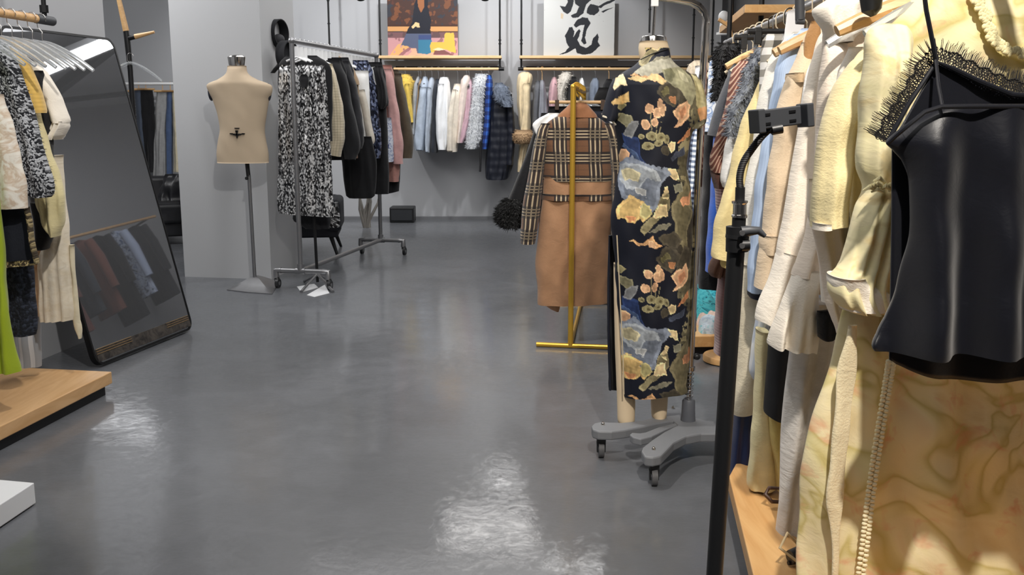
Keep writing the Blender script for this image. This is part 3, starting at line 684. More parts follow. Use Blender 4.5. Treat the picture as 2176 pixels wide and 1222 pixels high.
# black round hats on the column side
def ringhat(px, py, Y, rad, dep, label):
    c0 = P(px, py, Y); r = thing('round_hat', label, 'hat', tuple(c0)); ax = Vector((.95, -.32, 0)).normalized(); m = MB()
    a = ax.cross(Vector((0, 0, 1))).normalized(); V = []; Fc = []; n = 32
    prof = [(1.0, 0), (1.0, dep), (.93, dep), (.9, .02), (0.02, .015)]
    for (rr, t) in prof:
        for k in range(n):
            th = 2 * PI * k / n; V.append(c0 + ax * t + a * math.cos(th) * rad * rr + Vector((0, 0, 1)) * math.sin(th) * rad * rr)
    for j in range(len(prof) - 1):
        for k in range(n): Fc.append((j * n + k, j * n + (k + 1) % n, (j + 1) * n + (k + 1) % n, (j + 1) * n + k))
    Fc.append(tuple(range(n))); m.add(V, Fc); m.build('shell', plain('black_felt', (24, 25, 30), .8), r)
    m = MB(); m.ball(tuple(c0 + ax * .06 + Vector((0, 0, -rad * .45))), rad * .45, rad * .3, rad * .4); m.build('lining', plain('dark_lining', (52, 52, 56), .7), r)
ringhat(577, 71, 7.62, .105, .09, 'upper black round hat hanging on the side of the column')
ringhat(602, 118, 7.45, .11, .07, 'lower black round hat beside the top of the silver rack')
# ================================================================== SILVER PIPE RACK
N0 = Vector((-1.527, 6.88, .13)); F0 = Vector((-1.18, 8.61, .13)); zt = 1.745; dr = (F0 - N0).normalized(); pr = Vector((dr.y, -dr.x, 0))
r = thing('clothes_rack', 'silver pipe clothes rack on black casters, full of dark clothes', 'rack', (N0.x, N0.y, 0))
def ppipe(name, pts, rad=.017): m = MB(); m.tube(pts, rad, 14); return m.build(name, M['steel'], r)
for nm, b_ in (('near', N0), ('far', F0)):
    ppipe('upright', [b_, Vector((b_.x, b_.y, zt))]); m = MB()
    e1 = b_ - pr * .19; e2 = b_ + pr * .21
    for e in (e1, e2): m.tube([e + Vector((0, 0, -.055)), e, e + (b_ - e).normalized() * .04], .022, 12)
    m.tube([e1, e2], .018, 14); m.tube([b_ - pr * .035, b_ + pr * .035], .024, 12); m.tube([b_, b_ + Vector((0, 0, .05))], .024, 12); m.build('foot_bar', M['steel'], r)
    for e in (e1, e2):
        m = MB(); w_ = e + Vector((.012, -.01, -.095)); m.tube([w_ - pr * .011, w_ + pr * .011], .034, 20); k = m.build('caster', M['blackp'], r)
        m = MB(); m.tube([w_ - pr * .013, w_ + pr * .013], .014, 12); m.build('hub', M['steel'], k); m = MB(); m.tube([e + Vector((0, 0, -.04)), e + Vector((.008, -.006, -.075))], [.016, .022], 12); m.build('fork', M['blackp'], k)
ppipe('base_bar', [N0, F0]); ppipe('top_bar', [Vector((N0.x, N0.y, zt)), Vector((F0.x, F0.y, zt))], .018)
m = MB(); m.ball((N0.x, N0.y, zt), .024); m.ball((F0.x, F0.y, zt), .024); m.build('corner_joint', M['steel'], r)
# ================================================================== GOLD RACK
A0 = Vector((.316, 5.077, .014)); A1 = Vector((.462, 6.324, .014)); zg = 1.385
r = thing('clothes_rack', 'thin gold painted clothes rack holding the plaid coat', 'rack', (A0.x, A0.y, 0))
for nm, pts, rad in (('upright', [A0, Vector((A0.x, A0.y, zg))], .0145), ('foot_bar', [Vector((.133, 5.109, .014)), Vector((.52, 5.045, .014))], .013), ('upright', [A1, Vector((A1.x, A1.y, zg))], .0145),
                     ('foot_bar', [A1 + Vector((-.20, .03, 0)), A1 + Vector((.22, -.03, 0))], .013), ('base_bar', [A0, A1], .012), ('top_bar', [Vector((A0.x, A0.y, zg)), Vector((A1.x, A1.y, zg))], .013)):
    m = MB(); m.tube(pts, rad, 16); m.build(nm, M['gold'], r)
m = MB(); m.ball((A0.x, A0.y, zg), .0155); m.build('corner_joint', M['gold'], r)
# ================================================================== LEATHER ARMCHAIR, SOFA, BOX, DRIFTWOOD
def armchair(name, label, c, w, d, zs, back, rz, mat, leg=.13):
    r = thing(name, label, 'chair', (c[0], c[1], 0)); R = Matrix.Rotation(rz, 3, 'Z')
    def b(nm, a, e, bev=.04):
        m = MB(); m.box(a, e); m.V = [tuple(R @ Vector(v) + Vector((c[0], c[1], 0))) for v in m.V]; o = m.build(nm, mat, r, smooth=True, bevel=0)
        q = o.modifiers.new('bevel', 'BEVEL'); q.width = bev; q.segments = 4; return o
    b('seat', (-w / 2 + .1, -d / 2 + .02, leg + .12), (w / 2 - .1, d / 2 - .15, zs)); b('seat_base', (-w / 2 + .03, -d / 2 + .05, leg), (w / 2 - .03, d / 2 - .02, leg + .16), .02)
    b('backrest', (-w / 2 + .04, d / 2 - .2, leg + .1), (w / 2 - .04, d / 2, back)); b('arm', (-w / 2, -d / 2, leg + .06), (-w / 2 + .13, d / 2 - .05, zs + .16)); b('arm', (w / 2 - .13, -d / 2, leg + .06), (w / 2, d / 2 - .05, zs + .16))
    for sx in (-1, 1):
        for sy in (-1, 1):
            m = MB(); p = R @ Vector((sx * (w / 2 - .1), sy * (d / 2 - .1), 0)) + Vector((c[0], c[1], 0)); q = R @ Vector((sx * (w / 2 - .04), sy * (d / 2 - .03), 0)) + Vector((c[0], c[1], 0))
            m.tube([(q.x, q.y, .0), (p.x, p.y, leg + .02)], [.012, .022], 8); m.build('leg', M['black'], r)
    return r
armchair('armchair', 'dark armchair half hidden behind the silver rack', (-1.92, 8.78, 0), .74, .66, .34, .50, .12, plain('charcoal_felt', (40, 42, 48), .85), .16)
armchair('leather_sofa', 'black leather sofa in the niche behind the grey column', (-3.72, 9.5, 0), 1.1, .9, .40, .62, .35, M['leather'], .08)
loft('x', [(370, 352, 392), (395, 345, 392), (416, 338, 392), (424, 340, 392)], 8.9, M['leather'], None, D=.14, amp=.015, wr=.006, close=True, top=.3).name = 'cushion'
tag(bpy.data.objects['cushion'], 'black leather cushion at the left end of the niche sofa', 'cushion')
m = MB(); a = P(829, 467, 11.2); b = P(880, 440, 11.2); m.box((a.x, 11.15, .0), (b.x, 11.4, b.z)); o = m.build('speaker_box', M['blackp'], None, smooth=False, bevel=.012); tag(o, 'small black box on the floor against the back wall', 'box')
m = MB(); m.box((a.x + .02, 11.14, .03), (b.x - .02, 11.15, b.z - .03)); 
o2 = m.build('front_panel', plain('dark_mesh', (40, 42, 46), .8), o, smooth=False)
m = MB(); rr = random.Random(4); b0 = Vector((-1.60, 10.6, 0))
for k in range(9):
    e = b0 + Vector((rr.uniform(-.14, .2), rr.uniform(-.1, .1), rr.uniform(.3, .62))); mid = (b0 + e) / 2 + Vector((rr.uniform(-.06, .06), 0, 0)); m.tube([b0 + Vector((rr.uniform(-.03, .03), 0, .01)), mid, e], [.02, .014, .006], 7)
tag(m.build('driftwood', plain('pale_driftwood', (122, 118, 112), .9, var=.2), None), 'pale driftwood branches standing behind the far post of the silver rack', 'decoration')
# black light stand with papers at its foot
r = thing('light_stand', 'thin black stand under the sequin dress with cross feet', 'stand', tuple(Fl(670, 612)))
m = MB(); b0 = Fl(675, 605); m.tube([b0 + Vector((0, 0, .02)), b0 + Vector((-.01, 0, .62))], .011, 10); m.build('pole', M['black'], r)
for px, py in ((640, 622), (708, 622), (700, 598), (646, 600)):
    m = MB(); m.tube([b0 + Vector((0, 0, .08)), Fl(px, py) + Vector((0, 0, .008))], .010, 8); m.build('foot', M['steel'], r)
for (pts, lab) in (([(631, 610), (668, 604), (676, 612), (640, 622)], 'white sheet of paper on the floor under the left foot of the black stand'), ([(652, 628), (690, 606), (700, 624), (668, 632)], 'white sheet of paper on the floor right of the black stand')):
    m = MB(); m.prism([tuple(Fl(*p))[:2] for p in pts], .001, .004); tag(m.build('paper_sheet', M['white'], None, smooth=False), lab, 'paper')
# ================================================================== COAT TREE
Yc = 6.9
r = thing('coat_tree', 'black coat tree with wooden tipped branches behind the mirror', 'coat rack', tuple(Fl(300, 640)))
q = lambda x, y, dy=0: P(x, y, Yc + dy)
m = MB(); m.tube([q(267, 62), q(271, 90), q(277, 150), q(286, 290), q(296, 480), Fl(302, 640, .02)], [.018, .02, .018, .017, .017, .017], 12); m.build('trunk', M['black'], r)
m = MB(); m.tube([q(246, -30), q(268, 66)], [.014, .021], 12); m.build('wooden_branch', M['woodh'], r)
m = MB(); m.tube([q(287, 78), q(328, 68)], [.018, .009], 12); m.build('wooden_branch', M['woodh'], r)
m = MB(); m.tube([q(272, 82), q(288, 78)], .016, 12); m.build('branch_socket', M['black'], r)
f0 = Fl(302, 640)
for k in range(4): a = .4 + k * PI / 2; m = MB(); m.tube([(f0.x, f0.y, .03), (f0.x + .2 * math.cos(a), f0.y + .2 * math.sin(a), .015)], .014, 8); m.build('foot', M['black'], r)
# ================================================================== MANNEQUIN WITH ROLLING STAND
Ym = 3.52
r = thing('mannequin', 'cream full length mannequin form on a rolling grey base with chrome pole', 'mannequin', tuple(Fl(1462, 925)))
zb = .115
hub = Fl(1462, 893, zb)
def fp(px, py): v = Fl(px, py, zb); return (v.x, v.y)
m = MB()
m.prism([fp(*p) for p in [(1257, 905), (1262, 899), (1275, 896), (1320, 898), (1365, 893), (1405, 880), (1418, 868), (1440, 864), (1456, 872), (1470, 885), (1500, 893), (1545, 897), (1560, 906), (1545, 918), (1520, 921), (1490, 921), (1458, 927), (1432, 940), (1416, 957), (1405, 968), (1388, 972), (1370, 970), (1363, 958), (1366, 950), (1385, 935), (1412, 917), (1440, 903), (1430, 893), (1400, 898), (1370, 905), (1330, 913), (1300, 917), (1270, 916), (1259, 912)]], zb - .035, zb)
m.build('base', M['greyp'], r, smooth=False, bevel=.006)
m = MB(); m.prism([fp(*p) for p in [(1338, 921), (1343, 917), (1360, 918), (1372, 916), (1400, 905), (1440, 895), (1448, 899), (1420, 908), (1385, 925), (1362, 931), (1345, 927)]], zb - .03, zb - .004); m.build('pedal', M['greyp'], r, smooth=False, bevel=.004)
for px, py in ((1281, 903), (1430, 868), (1389, 956)):
    p = Fl(px, py, zb); m = MB(); m.lathe([(0, 0), (.007, 0), (.007, .006), (.004, .010), (0, .010)], tuple(p), 12); m.build('bolt', M['chrome'], r)
for px, py in ((1278, 907), (1391, 962), (1540, 908)):
    p = Fl(px, py, zb); m = MB(); w_ = Vector((p.x, p.y - .004, .030)); m.tube([w_ - Vector((.010, 0, 0)), w_ + Vector((.010, 0, 0))], .030, 24); k = m.build('caster', plain('grey_rubber', (88, 88, 90), .6), r)
    m = MB(); m.tube([w_ - Vector((.0115, 0, 0)), w_ + Vector((.0115, 0, 0))], .012, 12); m.build('hub', M['darkp'], k)
    m = MB(); m.box((w_.x - .016, w_.y - .01, .05), (w_.x + .016, w_.y + .018, .082)); m.box((w_.x + .012, w_.y - .006, .02), (w_.x + .016, w_.y + .014, .06)); m.box((w_.x - .016, w_.y - .006, .02), (w_.x - .012, w_.y + .014, .06)); m.build('fork', M['blackp'], k, smooth=False)
hx, hy = hub.x, hub.y; 
m = MB(); m.lathe([(0, 0), (.028, 0), (.026, .02), (.024, .075), (.020, .082), (0, .082)], (hx, hy, zb), 28); m.build('pole_socket', plain('slate_plastic', (92, 95, 102), .5), r)
tp_ = P(1499, 60, hy); lean = Vector((tp_.x, hy, tp_.z)); bp = Vector((hx, hy, zb + .08)); pdir = (lean - bp)
pts_s = []; 
for k in range(0, 12 * 8 + 1): t = k / (12 * 8); a = k * 2 * PI / 12; pts_s.append(bp + pdir * (.0 + .085 * t) + Vector((.0145 * math.cos(a), .0145 * math.sin(a), 0)))
m = MB(); m.tube(pts_s, .0018, 6); m.build('spring', M['steel'], r)
m = MB(); m.tube([bp, bp + pdir * .55], .0085, 18); m.build('pole', M['chrome'], r)
ctop = [bp + pdir * .09, lean, P(1501, 42, hy), P(1496, 26, hy), P(1484, 13, hy), P(1468, 5, hy), P(1430, -2, hy), P(1393, -6, hy)]
m = MB(); m.tube(ctop, .0135, 20); m.build('bent_pole', M['chrome'], r)
m = MB(); m.tube([bp + pdir * .085, bp + pdir * .095], .019, 18); m.build('collar', M['chrome'], r)
m = MB(); p = P(1481, 758, hy - .0); m.tube([p + Vector((-.022, 0, .003)), p + Vector((-.008, 0, 0))], .004, 8); m.ball(tuple(p), .014, .012, .013, 8, 6); m.build('knob', M['blackp'], r)
m = MB(); a = P(1393, -12, hy); m.box((a.x - .014, hy - .012, P(1393, 14, hy).z), (a.x + .010, hy + .012, P(1393, -16, hy).z)); m.build('arm_bracket', M['whitep'], r, smooth=False, bevel=.002)
m = MB(); m.tube([P(1391, 12, hy), P(1387, 82, hy)], .0062, 12); m.build('hanging_rod', M['chrome'], r)
m = MB(); c0 = P(1388, 92, hy); m.lathe([(0, -.02), (.049, -.02), (.046, .012), (.044, .022), (.035, .025), (0, .025)], tuple(c0), 36, 1, .95); m.build('neck_cap', M['chrome'], r)
loft('neck', [(88, 1359, 1418), (100, 1357, 1421), (115, 1358, 1424), (135, 1361, 1425), (160, 1350, 1430)], hy, M['skin2'], r, D=.047, amp=0, wr=0, top=0, sq=1, close=True, dtop=1)
for (rows, yo) in (([(560, 1304, 1316), (640, 1305, 1320), (740, 1307, 1328), (820, 1310, 1338), (843, 1311, 1349), (885, 1312, 1349), (896, 1313, 1348), (901, 1318, 1343)]  , .02), ([(760, 1384, 1420), (800, 1384, 1419), (850, 1383, 1419), (876, 1384, 1417), (885, 1385, 1416), (888, 1389, 1412)], .04)):
    loft('leg', rows, hy, M['skin2'], r, D=.034, yo=yo, amp=0, wr=0, top=0, sq=1, close=True, dtop=1)
loft('arm_stub', [(190, 1478, 1496), (230, 1476, 1500), (262, 1474, 1497), (272, 1478, 1490)], hy, M['skin2'], r, D=.04, amp=0, wr=0, top=0, sq=1, close=True, dtop=1)
# ---------------- floral dress
TD = .58
def mot():
    z2 = lambda L: [(1270 + x / 4.3625, 340 + y / 4.3625) for x, y in L]
    z3 = lambda L: [(1270 + x / 4.3625, 600 + y / 4.3625) for x, y in L]
    circ = lambda x, y, rx, ry: [(x + rx * math.cos(t), y + ry * math.sin(t)) for t in np.linspace(0, 2 * PI, 14, endpoint=False)]
    N = (18, 22, 36); OL = (116, 108, 82); OD = (74, 68, 56); OLt = (150, 140, 106); PE = (216, 172, 134); CR = (228, 204, 156); GB = (116, 124, 138); BL = (36, 52, 92)
    L = []
    A = lambda c, p, w=2.2: L.append((c, p, w))
    A((62, 56, 46), z2([(640, 780), (860, 420), (880, 560), (850, 900), (800, 960), (690, 880)]))
    A(GB, z2([(190, 190), (200, 40), (300, -20), (420, 60), (620, 90), (650, 140), (560, 220), (540, 330), (500, 440), (400, 470), (280, 400), (190, 330)]), 3)
    A((150, 156, 162), z2([(200, 60), (330, 40), (520, 120), (560, 200), (420, 180), (360, 280), (260, 260), (200, 180)]), 3)
    A((172, 164, 134), z2([(205, 110), (280, 80), (380, 140), (350, 200), (240, 200)]), 3)
    A((176, 178, 178), z2([(330, 260), (420, 270), (410, 330), (330, 310)]), 3)
    A(BL, z3([(205, 100), (350, 130), (375, 290), (430, 385), (330, 390), (230, 200)]), 2)
    A((66, 84, 118), z3([(220, 190), (340, 260), (380, 350), (360, 360), (300, 270), (210, 220)]), 2)
    A((208, 176, 116), z2([(170, 530), (170, 440), (210, 360), (270, 320), (400, 370), (360, 420), (470, 430), (460, 500), (400, 550), (370, 510), (320, 560), (250, 565), (230, 520)]))
    A((176, 166, 116), z2([(380, 380), (450, 400), (480, 470), (420, 530), (370, 490)]))
    A((212, 150, 104), z2([(240, 500), (330, 500), (320, 550), (270, 560)]))
    A(OL, z2([(540, 330), (620, 300), (640, 420), (560, 500), (500, 440)]))
    A(OL, z2([(660, 380), (800, 190), (840, 300), (800, 360), (860, 470), (800, 640), (820, 860), (700, 720), (680, 560), (640, 460)]), 3)
    A(OD, z2([(540, 680), (680, 640), (760, 720), (700, 800), (580, 760)]), 3)
    A(OLt, z2([(730, 160), (790, 160), (790, 200), (740, 200)]))
    A((140, 138, 118), z2([(660, 230), (740, 220), (750, 290), (680, 300)]))
    A(OLt, z2([(380, 600), (430, 540), (520, 460), (570, 450), (570, 500), (480, 570), (430, 640), (400, 665), (365, 640)]))
    A((128, 124, 106), z2([(440, 640), (530, 580), (660, 560), (600, 620), (480, 640)]))
    A((204, 158, 112), z2([(272, 732), (310, 712), (370, 752), (440, 705), (480, 680), (500, 720), (570, 770), (500, 795), (430, 755), (350, 772), (310, 735)]), 1.6)
    A(PE, z2([(430, 720), (520, 740), (500, 790), (440, 770)]), 1.5)
    A(OD, z2([(510, 880), (560, 800), (640, 770), (740, 860), (700, 960), (660, 1020), (560, 960)]), 3)
    A((104, 98, 66), z2([(545, 870), (610, 830), (640, 890), (570, 920)]), 3)
    A((178, 124, 84), z2([(620, 920), (690, 910), (680, 980), (640, 970)]))
    A(OD, z2([(700, 1000), (720, 880), (780, 760), (830, 800), (850, 1000), (760, 1010)]), 3)
    A(PE, z2([(650, 1055), (700, 990), (760, 980), (800, 925), (825, 1000), (810, 1090), (750, 1150), (665, 1190), (700, 1125)]))
    A((186, 132, 98), z2([(710, 1040), (780, 1000), (790, 1060), (730, 1120)]))
    A((140, 132, 96), z2([(175, 940), (245, 985), (200, 1030), (170, 1020)]))
    A((128, 124, 98), z2([(180, 1060), (230, 1050), (300, 1090), (310, 1160), (240, 1175), (180, 1120)]), 2.5)
    A((122, 124, 126), z2([(300, 1130), (355, 1130), (330, 1200), (290, 1270), (215, 1250), (240, 1180)]), 2.5)
    for (x, y, rx, ry) in ((1371, 574, 9, 10), (1389, 582, 10, 11), (1399, 577, 6, 12), (1392, 564, 6, 9), (1364, 605, 9, 10), (1383, 601, 7, 9)): A(PE, circ(x, y, rx, ry), 1.8)
    for x, y, x2, y2 in ((1374, 580, 1376, 628), (1386, 605, 1384, 628), (1396, 600, 1390, 630)): A(OLt, [(x, y), (x + 1.5, y), (x2 + 1.5, y2), (x2, y2)], 0)
    for (x, y, rx, ry) in ((1376, 627, 11, 9), (1396, 631, 11, 10), (1370, 647, 13, 8), (1356, 628, 6, 5), (1391, 642, 9, 6), (1408, 634, 6, 9)):
        A((150, 142, 106), circ(x, y, rx, ry), 1.4); A((92, 82, 56), circ(x + 1, y + 1, rx * .35, ry * .35), 1)
    A(OD, circ(1405, 656, 9, 10), 2)
    A(CR, z3([(610, 190), (650, 160), (690, 180), (680, 240), (640, 265)]), 1.6)
    A((66, 72, 88), z3([(630, 300), (690, 260), (780, 205), (775, 275), (650, 330)]))
    A((196, 134, 92), z3([(700, 195), (760, 130), (830, 50), (835, 120), (760, 165)]))
    A(PE, z3([(205, 240), (250, 235), (285, 265), (250, 350), (215, 375), (200, 340)]))
    for P_ in ([(620, 400), (700, 400), (720, 500), (640, 470)], [(555, 630), (590, 545), (620, 560), (610, 660)], [(480, 810), (520, 700), (600, 690), (605, 800), (540, 820)]): A(CR, z3(P_), 3.5)
    A((196, 140, 104), z3([(740, 660), (800, 600), (850, 600), (840, 710), (760, 715)]), 3)
    return N, L
MN, ML = mot()
PY0, PY1 = 415.0, 745.0
def paintdress(PX, V, Y):
    X = PX[:, 0].copy(); z = V[:, 2]
    zz0 = P(1380, PY0, hy).z; zz1 = zz0 - TD
    t = (zz0 - z) / TD; t = t - np.floor(t)
    xc = 1384
    # image row of the repeated print
    ztile = zz0 - t * TD; tanv = (ztile - H) / hy; py = 611 - FL * np.tan(np.arctan(tanv) + PT)
    X = X + (nz(V[:, 0], z, 60, 1, 2)) * 1.0; py = py + (nz(V[:, 0], z, 60, 2, 2)) * 1.0
    n1 = nz(V[:, 0], z, 55, 5, 4); n2 = nz(V[:, 0], z, 140, 6, 3); n3 = nz(V[:, 0], z, 28, 11, 3); n5 = nz(V[:, 0], z, 260, 13, 3)
    c = np.zeros((len(X), 3)); c[:] = srgb(*MN)
    right = (X > 1432) & (n3 + n5 * .4 + (X - 1440) / 40 > .1); c[right] = np.array(srgb(104, 98, 76))[None, :] * (1 + .5 * np.clip(n1[right] + n5[right] * .6, -1, 1))[:, None]; rr2 = right & (n1 > .35); c[rr2] = srgb(168, 158, 122)
    for rep in (0, 330, -330):
        for colr, poly, w in ML:
            xs = [p[0] for p in poly]; ys = [p[1] + rep for p in poly]
            if max(ys) < PY0 - 6 or min(ys) > PY1 + 6: continue
            msk0 = (X > min(xs) - 8) & (X < max(xs) + 8) & (py > min(ys) - 8) & (py < max(ys) + 8)
            if not msk0.any(): continue
            idx = np.where(msk0)[0]; xx = X[idx] + n1[idx] * w; yy = py[idx] + n2[idx] * w
            ins = pip(xx, yy, [(p[0], p[1] + rep) for p in poly]); ii = idx[ins]
            if w > 0:
                mx, my = sum(p[0] for p in poly) / len(poly), sum(p[1] for p in poly) / len(poly) + rep
                inn = pip(mx + (xx[ins] - mx) / .80, my + (yy[ins] - my) / .80, [(p[0], p[1] + rep) for p in poly])
                rim = np.where(inn, .88, 1.35)[:, None]
            else: rim = 1
            c[ii] = rim * np.array(srgb(*colr))[None, :] * (1.08 + .45 * np.clip(n1[ii] * .6 + n2[ii] * .5 + n5[ii] * .5, -1, 1))[:, None]
    EX = [((172, 168, 150), [(1340, 156), (1352, 146), (1372, 135), (1420, 124), (1444, 142), (1420, 150), (1385, 160), (1356, 164)]), ((218, 190, 138), [(1328, 168), (1338, 162), (1352, 167), (1366, 168), (1376, 158), (1386, 160), (1394, 168), (1408, 174), (1398, 182), (1384, 172), (1370, 170), (1356, 178), (1344, 172)]),
          ((158, 154, 124), [(1398, 150), (1440, 143), (1462, 162), (1472, 200), (1460, 228), (1446, 208), (1436, 190), (1420, 184), (1404, 172)]), ((120, 118, 90), [(1402, 152), (1416, 146), (1427, 160), (1416, 178), (1404, 170)]), ((196, 190, 158), [(1432, 150), (1450, 158), (1456, 176), (1440, 172)]),
          ((228, 208, 168), [(1300, 188), (1306, 160), (1320, 160), (1328, 185), (1316, 180), (1310, 184), (1302, 194)]), ((218, 184, 124), [(1295, 218), (1308, 206), (1330, 197), (1331, 218), (1315, 221), (1300, 224)]), ((176, 166, 124), [(1466, 158), (1488, 172), (1500, 215), (1486, 240), (1474, 225), (1470, 190)]), ((196, 146, 100), [(1476, 232), (1496, 226), (1496, 250), (1480, 256)])]
    for colr, poly in EX:
        xs = [p[0] for p in poly]; ys = [p[1] for p in poly]
        idx = np.where((PX[:, 0] > min(xs) - 6) & (PX[:, 0] < max(xs) + 6) & (PX[:, 1] > min(ys) - 6) & (PX[:, 1] < max(ys) + 6))[0]
        if not len(idx): continue
        xx = PX[idx, 0] + n1[idx] * 2; yy = PX[idx, 1] + n2[idx] * 1.6; ins = pip(xx, yy, poly); ii = idx[ins]
        c[ii] = np.array(srgb(*colr))[None, :] * (1.05 + .4 * np.clip(n1[ii] * .5 + n2[ii] * .5 + n5[ii] * .6, -1, 1))[:, None]
    return np.clip(c, 0, 1)
dm = vcol(.62, spec=.35)
d = thing('floral_dress', 'long navy cheongsam dress printed with clouds and peach flowers, worn by the rolling mannequin', 'dress', (hub.x - .12, hy, .15))
loft('bodice_and_skirt', [(118, 1362, 1424), (128, 1359, 1428), (140, 1346, 1440), (150, 1328, 1458), (160, 1314, 1472), (172, 1308, 1482), (190, 1306, 1490), (215, 1306, 1494), (250, 1306, 1490), (280, 1308, 1472), (310, 1313, 1463), (345, 1317, 1458), (372, 1313, 1460), (400, 1308, 1466), (440, 1301, 1470), (480, 1298, 1472), (510, 1302, 1472), (560, 1306, 1470), (620, 1308, 1467), (700, 1316, 1464), (780, 1320, 1461), (830, 1324, 1460), (841, 1326, 1459, -14)],
     hy, dm, d, D=.105, amp=.0035, lam=.12, wr=.0012, top=.09, dtop=.45, nt=340, step=1.55, paint=paintdress, seed=12, sq=.9, bot=.75)
loft('back_skirt_panel', [(500, 1296, 1312), (560, 1293, 1312), (640, 1292, 1313), (720, 1292, 1314), (790, 1293, 1314), (829, 1295, 1314)], hy, plain('black_lining', (14, 14, 18), .8), d, D=.012, yo=.10, amp=.003, top=0, dtop=1)
loft('slit_edge', [(500, 1293, 1298), (600, 1291, 1296), (720, 1291, 1296), (829, 1294, 1299)], hy, dm, d, D=.01, yo=.085, amp=.001, top=0, dtop=1, paint=paintdress, nt=20, step=3)
loft('sleeve', [(165, 1303, 1326), (180, 1296, 1330), (205, 1290, 1328), (225, 1286, 1326), (245, 1282, 1320), (258, 1284, 1306)], hy, dm, d, D=.062, yo=-.0, amp=.003, top=.3, dtop=.5, paint=paintdress, nt=120, step=2)
loft('sleeve', [(158, 1462, 1478), (180, 1470, 1490), (210, 1474, 1498), (240, 1472, 1500), (262, 1466, 1497), (273, 1464, 1482)], hy, dm, d, D=.062, yo=-.0, amp=.003, top=.3, dtop=.5, paint=paintdress, nt=120, step=2)
loft('collar', [(103, 1361, 1423), (112, 1362, 1424), (126, 1360, 1426)], hy, dm, d, D=.052, amp=0, top=0, dtop=1, paint=paintdress, nt=120, step=1.5)
m = MB(); m.tube([P(1361, 127, hy - .052), P(1385, 115, hy - .056), P(1421, 103, hy - .05)], .002, 6); m.build('collar_piping', M['black'], d)
m = MB(); m.tube([P(1281, 247, hy - .04), P(1296, 252, hy - .06), P(1308, 265, hy - .03)], .0035, 8); m.tube([P(1464, 272, hy - .04), P(1482, 272, hy - .05), P(1500, 250, hy - .02)], .0035, 8); m.build('sleeve_piping', fabric((206, 196, 176)), d)
m = MB(); m.tube([P(1311, 500, hy - .065), P(1318, 640, hy - .06), P(1324, 760, hy - .055), P(1326, 838, hy - .05)], .0022, 6); m.build('slit_piping', fabric((206, 190, 160)), d)
# ================================================================== CLOTHES
IV = fabric((246, 237, 222), .75, .04); IV2 = fabric((244, 229, 211), .75, .04); WH = fabric((246, 246, 244), .8, .03); CRM = fabric((228, 212, 180), .85)
BK = fabric((20, 20, 23), .85, .1); BK2 = fabric((30, 30, 34), .8, .15); YL = fabric((240, 222, 158), .8, .05); NAVY = fabric((26, 30, 48), .8)
GY = fabric((160, 164, 170)); LB = fabric((176, 188, 204)); DG = fabric((58, 60, 66)); PK = fabric((206, 168, 166)); TAN = fabric((176, 146, 112))
def R(x0, x1, *ys): return [(y, x0, x1) for y in ys]
# ---------------- right rail, far to near.  (label, category, name, Y, parts)
G1 = 'clothes on the right rail'
def g(label, cat, Y, *parts, name=None, grp=G1): return garment(name or cat.replace(' ', '_'), label, cat, Y, parts, grp)
def b(rows, mat, pn='body', **k):
    k.setdefault('D', .05); return (pn, rows, mat, k)
# -- foreground camisole
Yc1 = 1.70
c = thing('camisole', 'black satin camisole with lace neckline hanging nearest the camera on the right', 'camisole', tuple(P(2171, 812, Yc1)))
SB = satin((11, 13, 22), .42, .28, .12)
lf = [(225, 1996), (232, 1978), (245, 1955), (265, 1925), (285, 1902), (303, 1886), (318, 1900), (340, 1918), (375, 1931), (430, 1936), (490, 1931), (550, 1921), (620, 1906), (680, 1886), (715, 1870), (738, 1857), (748, 1862)]
loft('front_panel', [(y, x, 4342 - x + 8) for y, x in lf], Yc1, SB, c, D=.035, amp=.022, lam=.15, top=0, dtop=.8, nt=150, step=7, wr=.0015, bot=1.5, seed=91, yo=-.015)
cols = [(1862, 700, 742), (1886, 300, 762), (1900, 276, 771), (1930, 228, 784), (1960, 178, 795), (1990, 133, 803), (2030, 150, 808), (2080, 174, 811), (2130, 196, 812), (2171, 205, 808), (2220, 196, 806), (2260, 180, 812), (2310, 150, 812), (2352, 133, 803), (2400, 200, 790), (2456, 300, 762)]
panel('back_panel', cols[1:], Yc1, SB, c, amp=.006, lam=.16, yo=.045, curve=-.02, seed=55, nr=60)
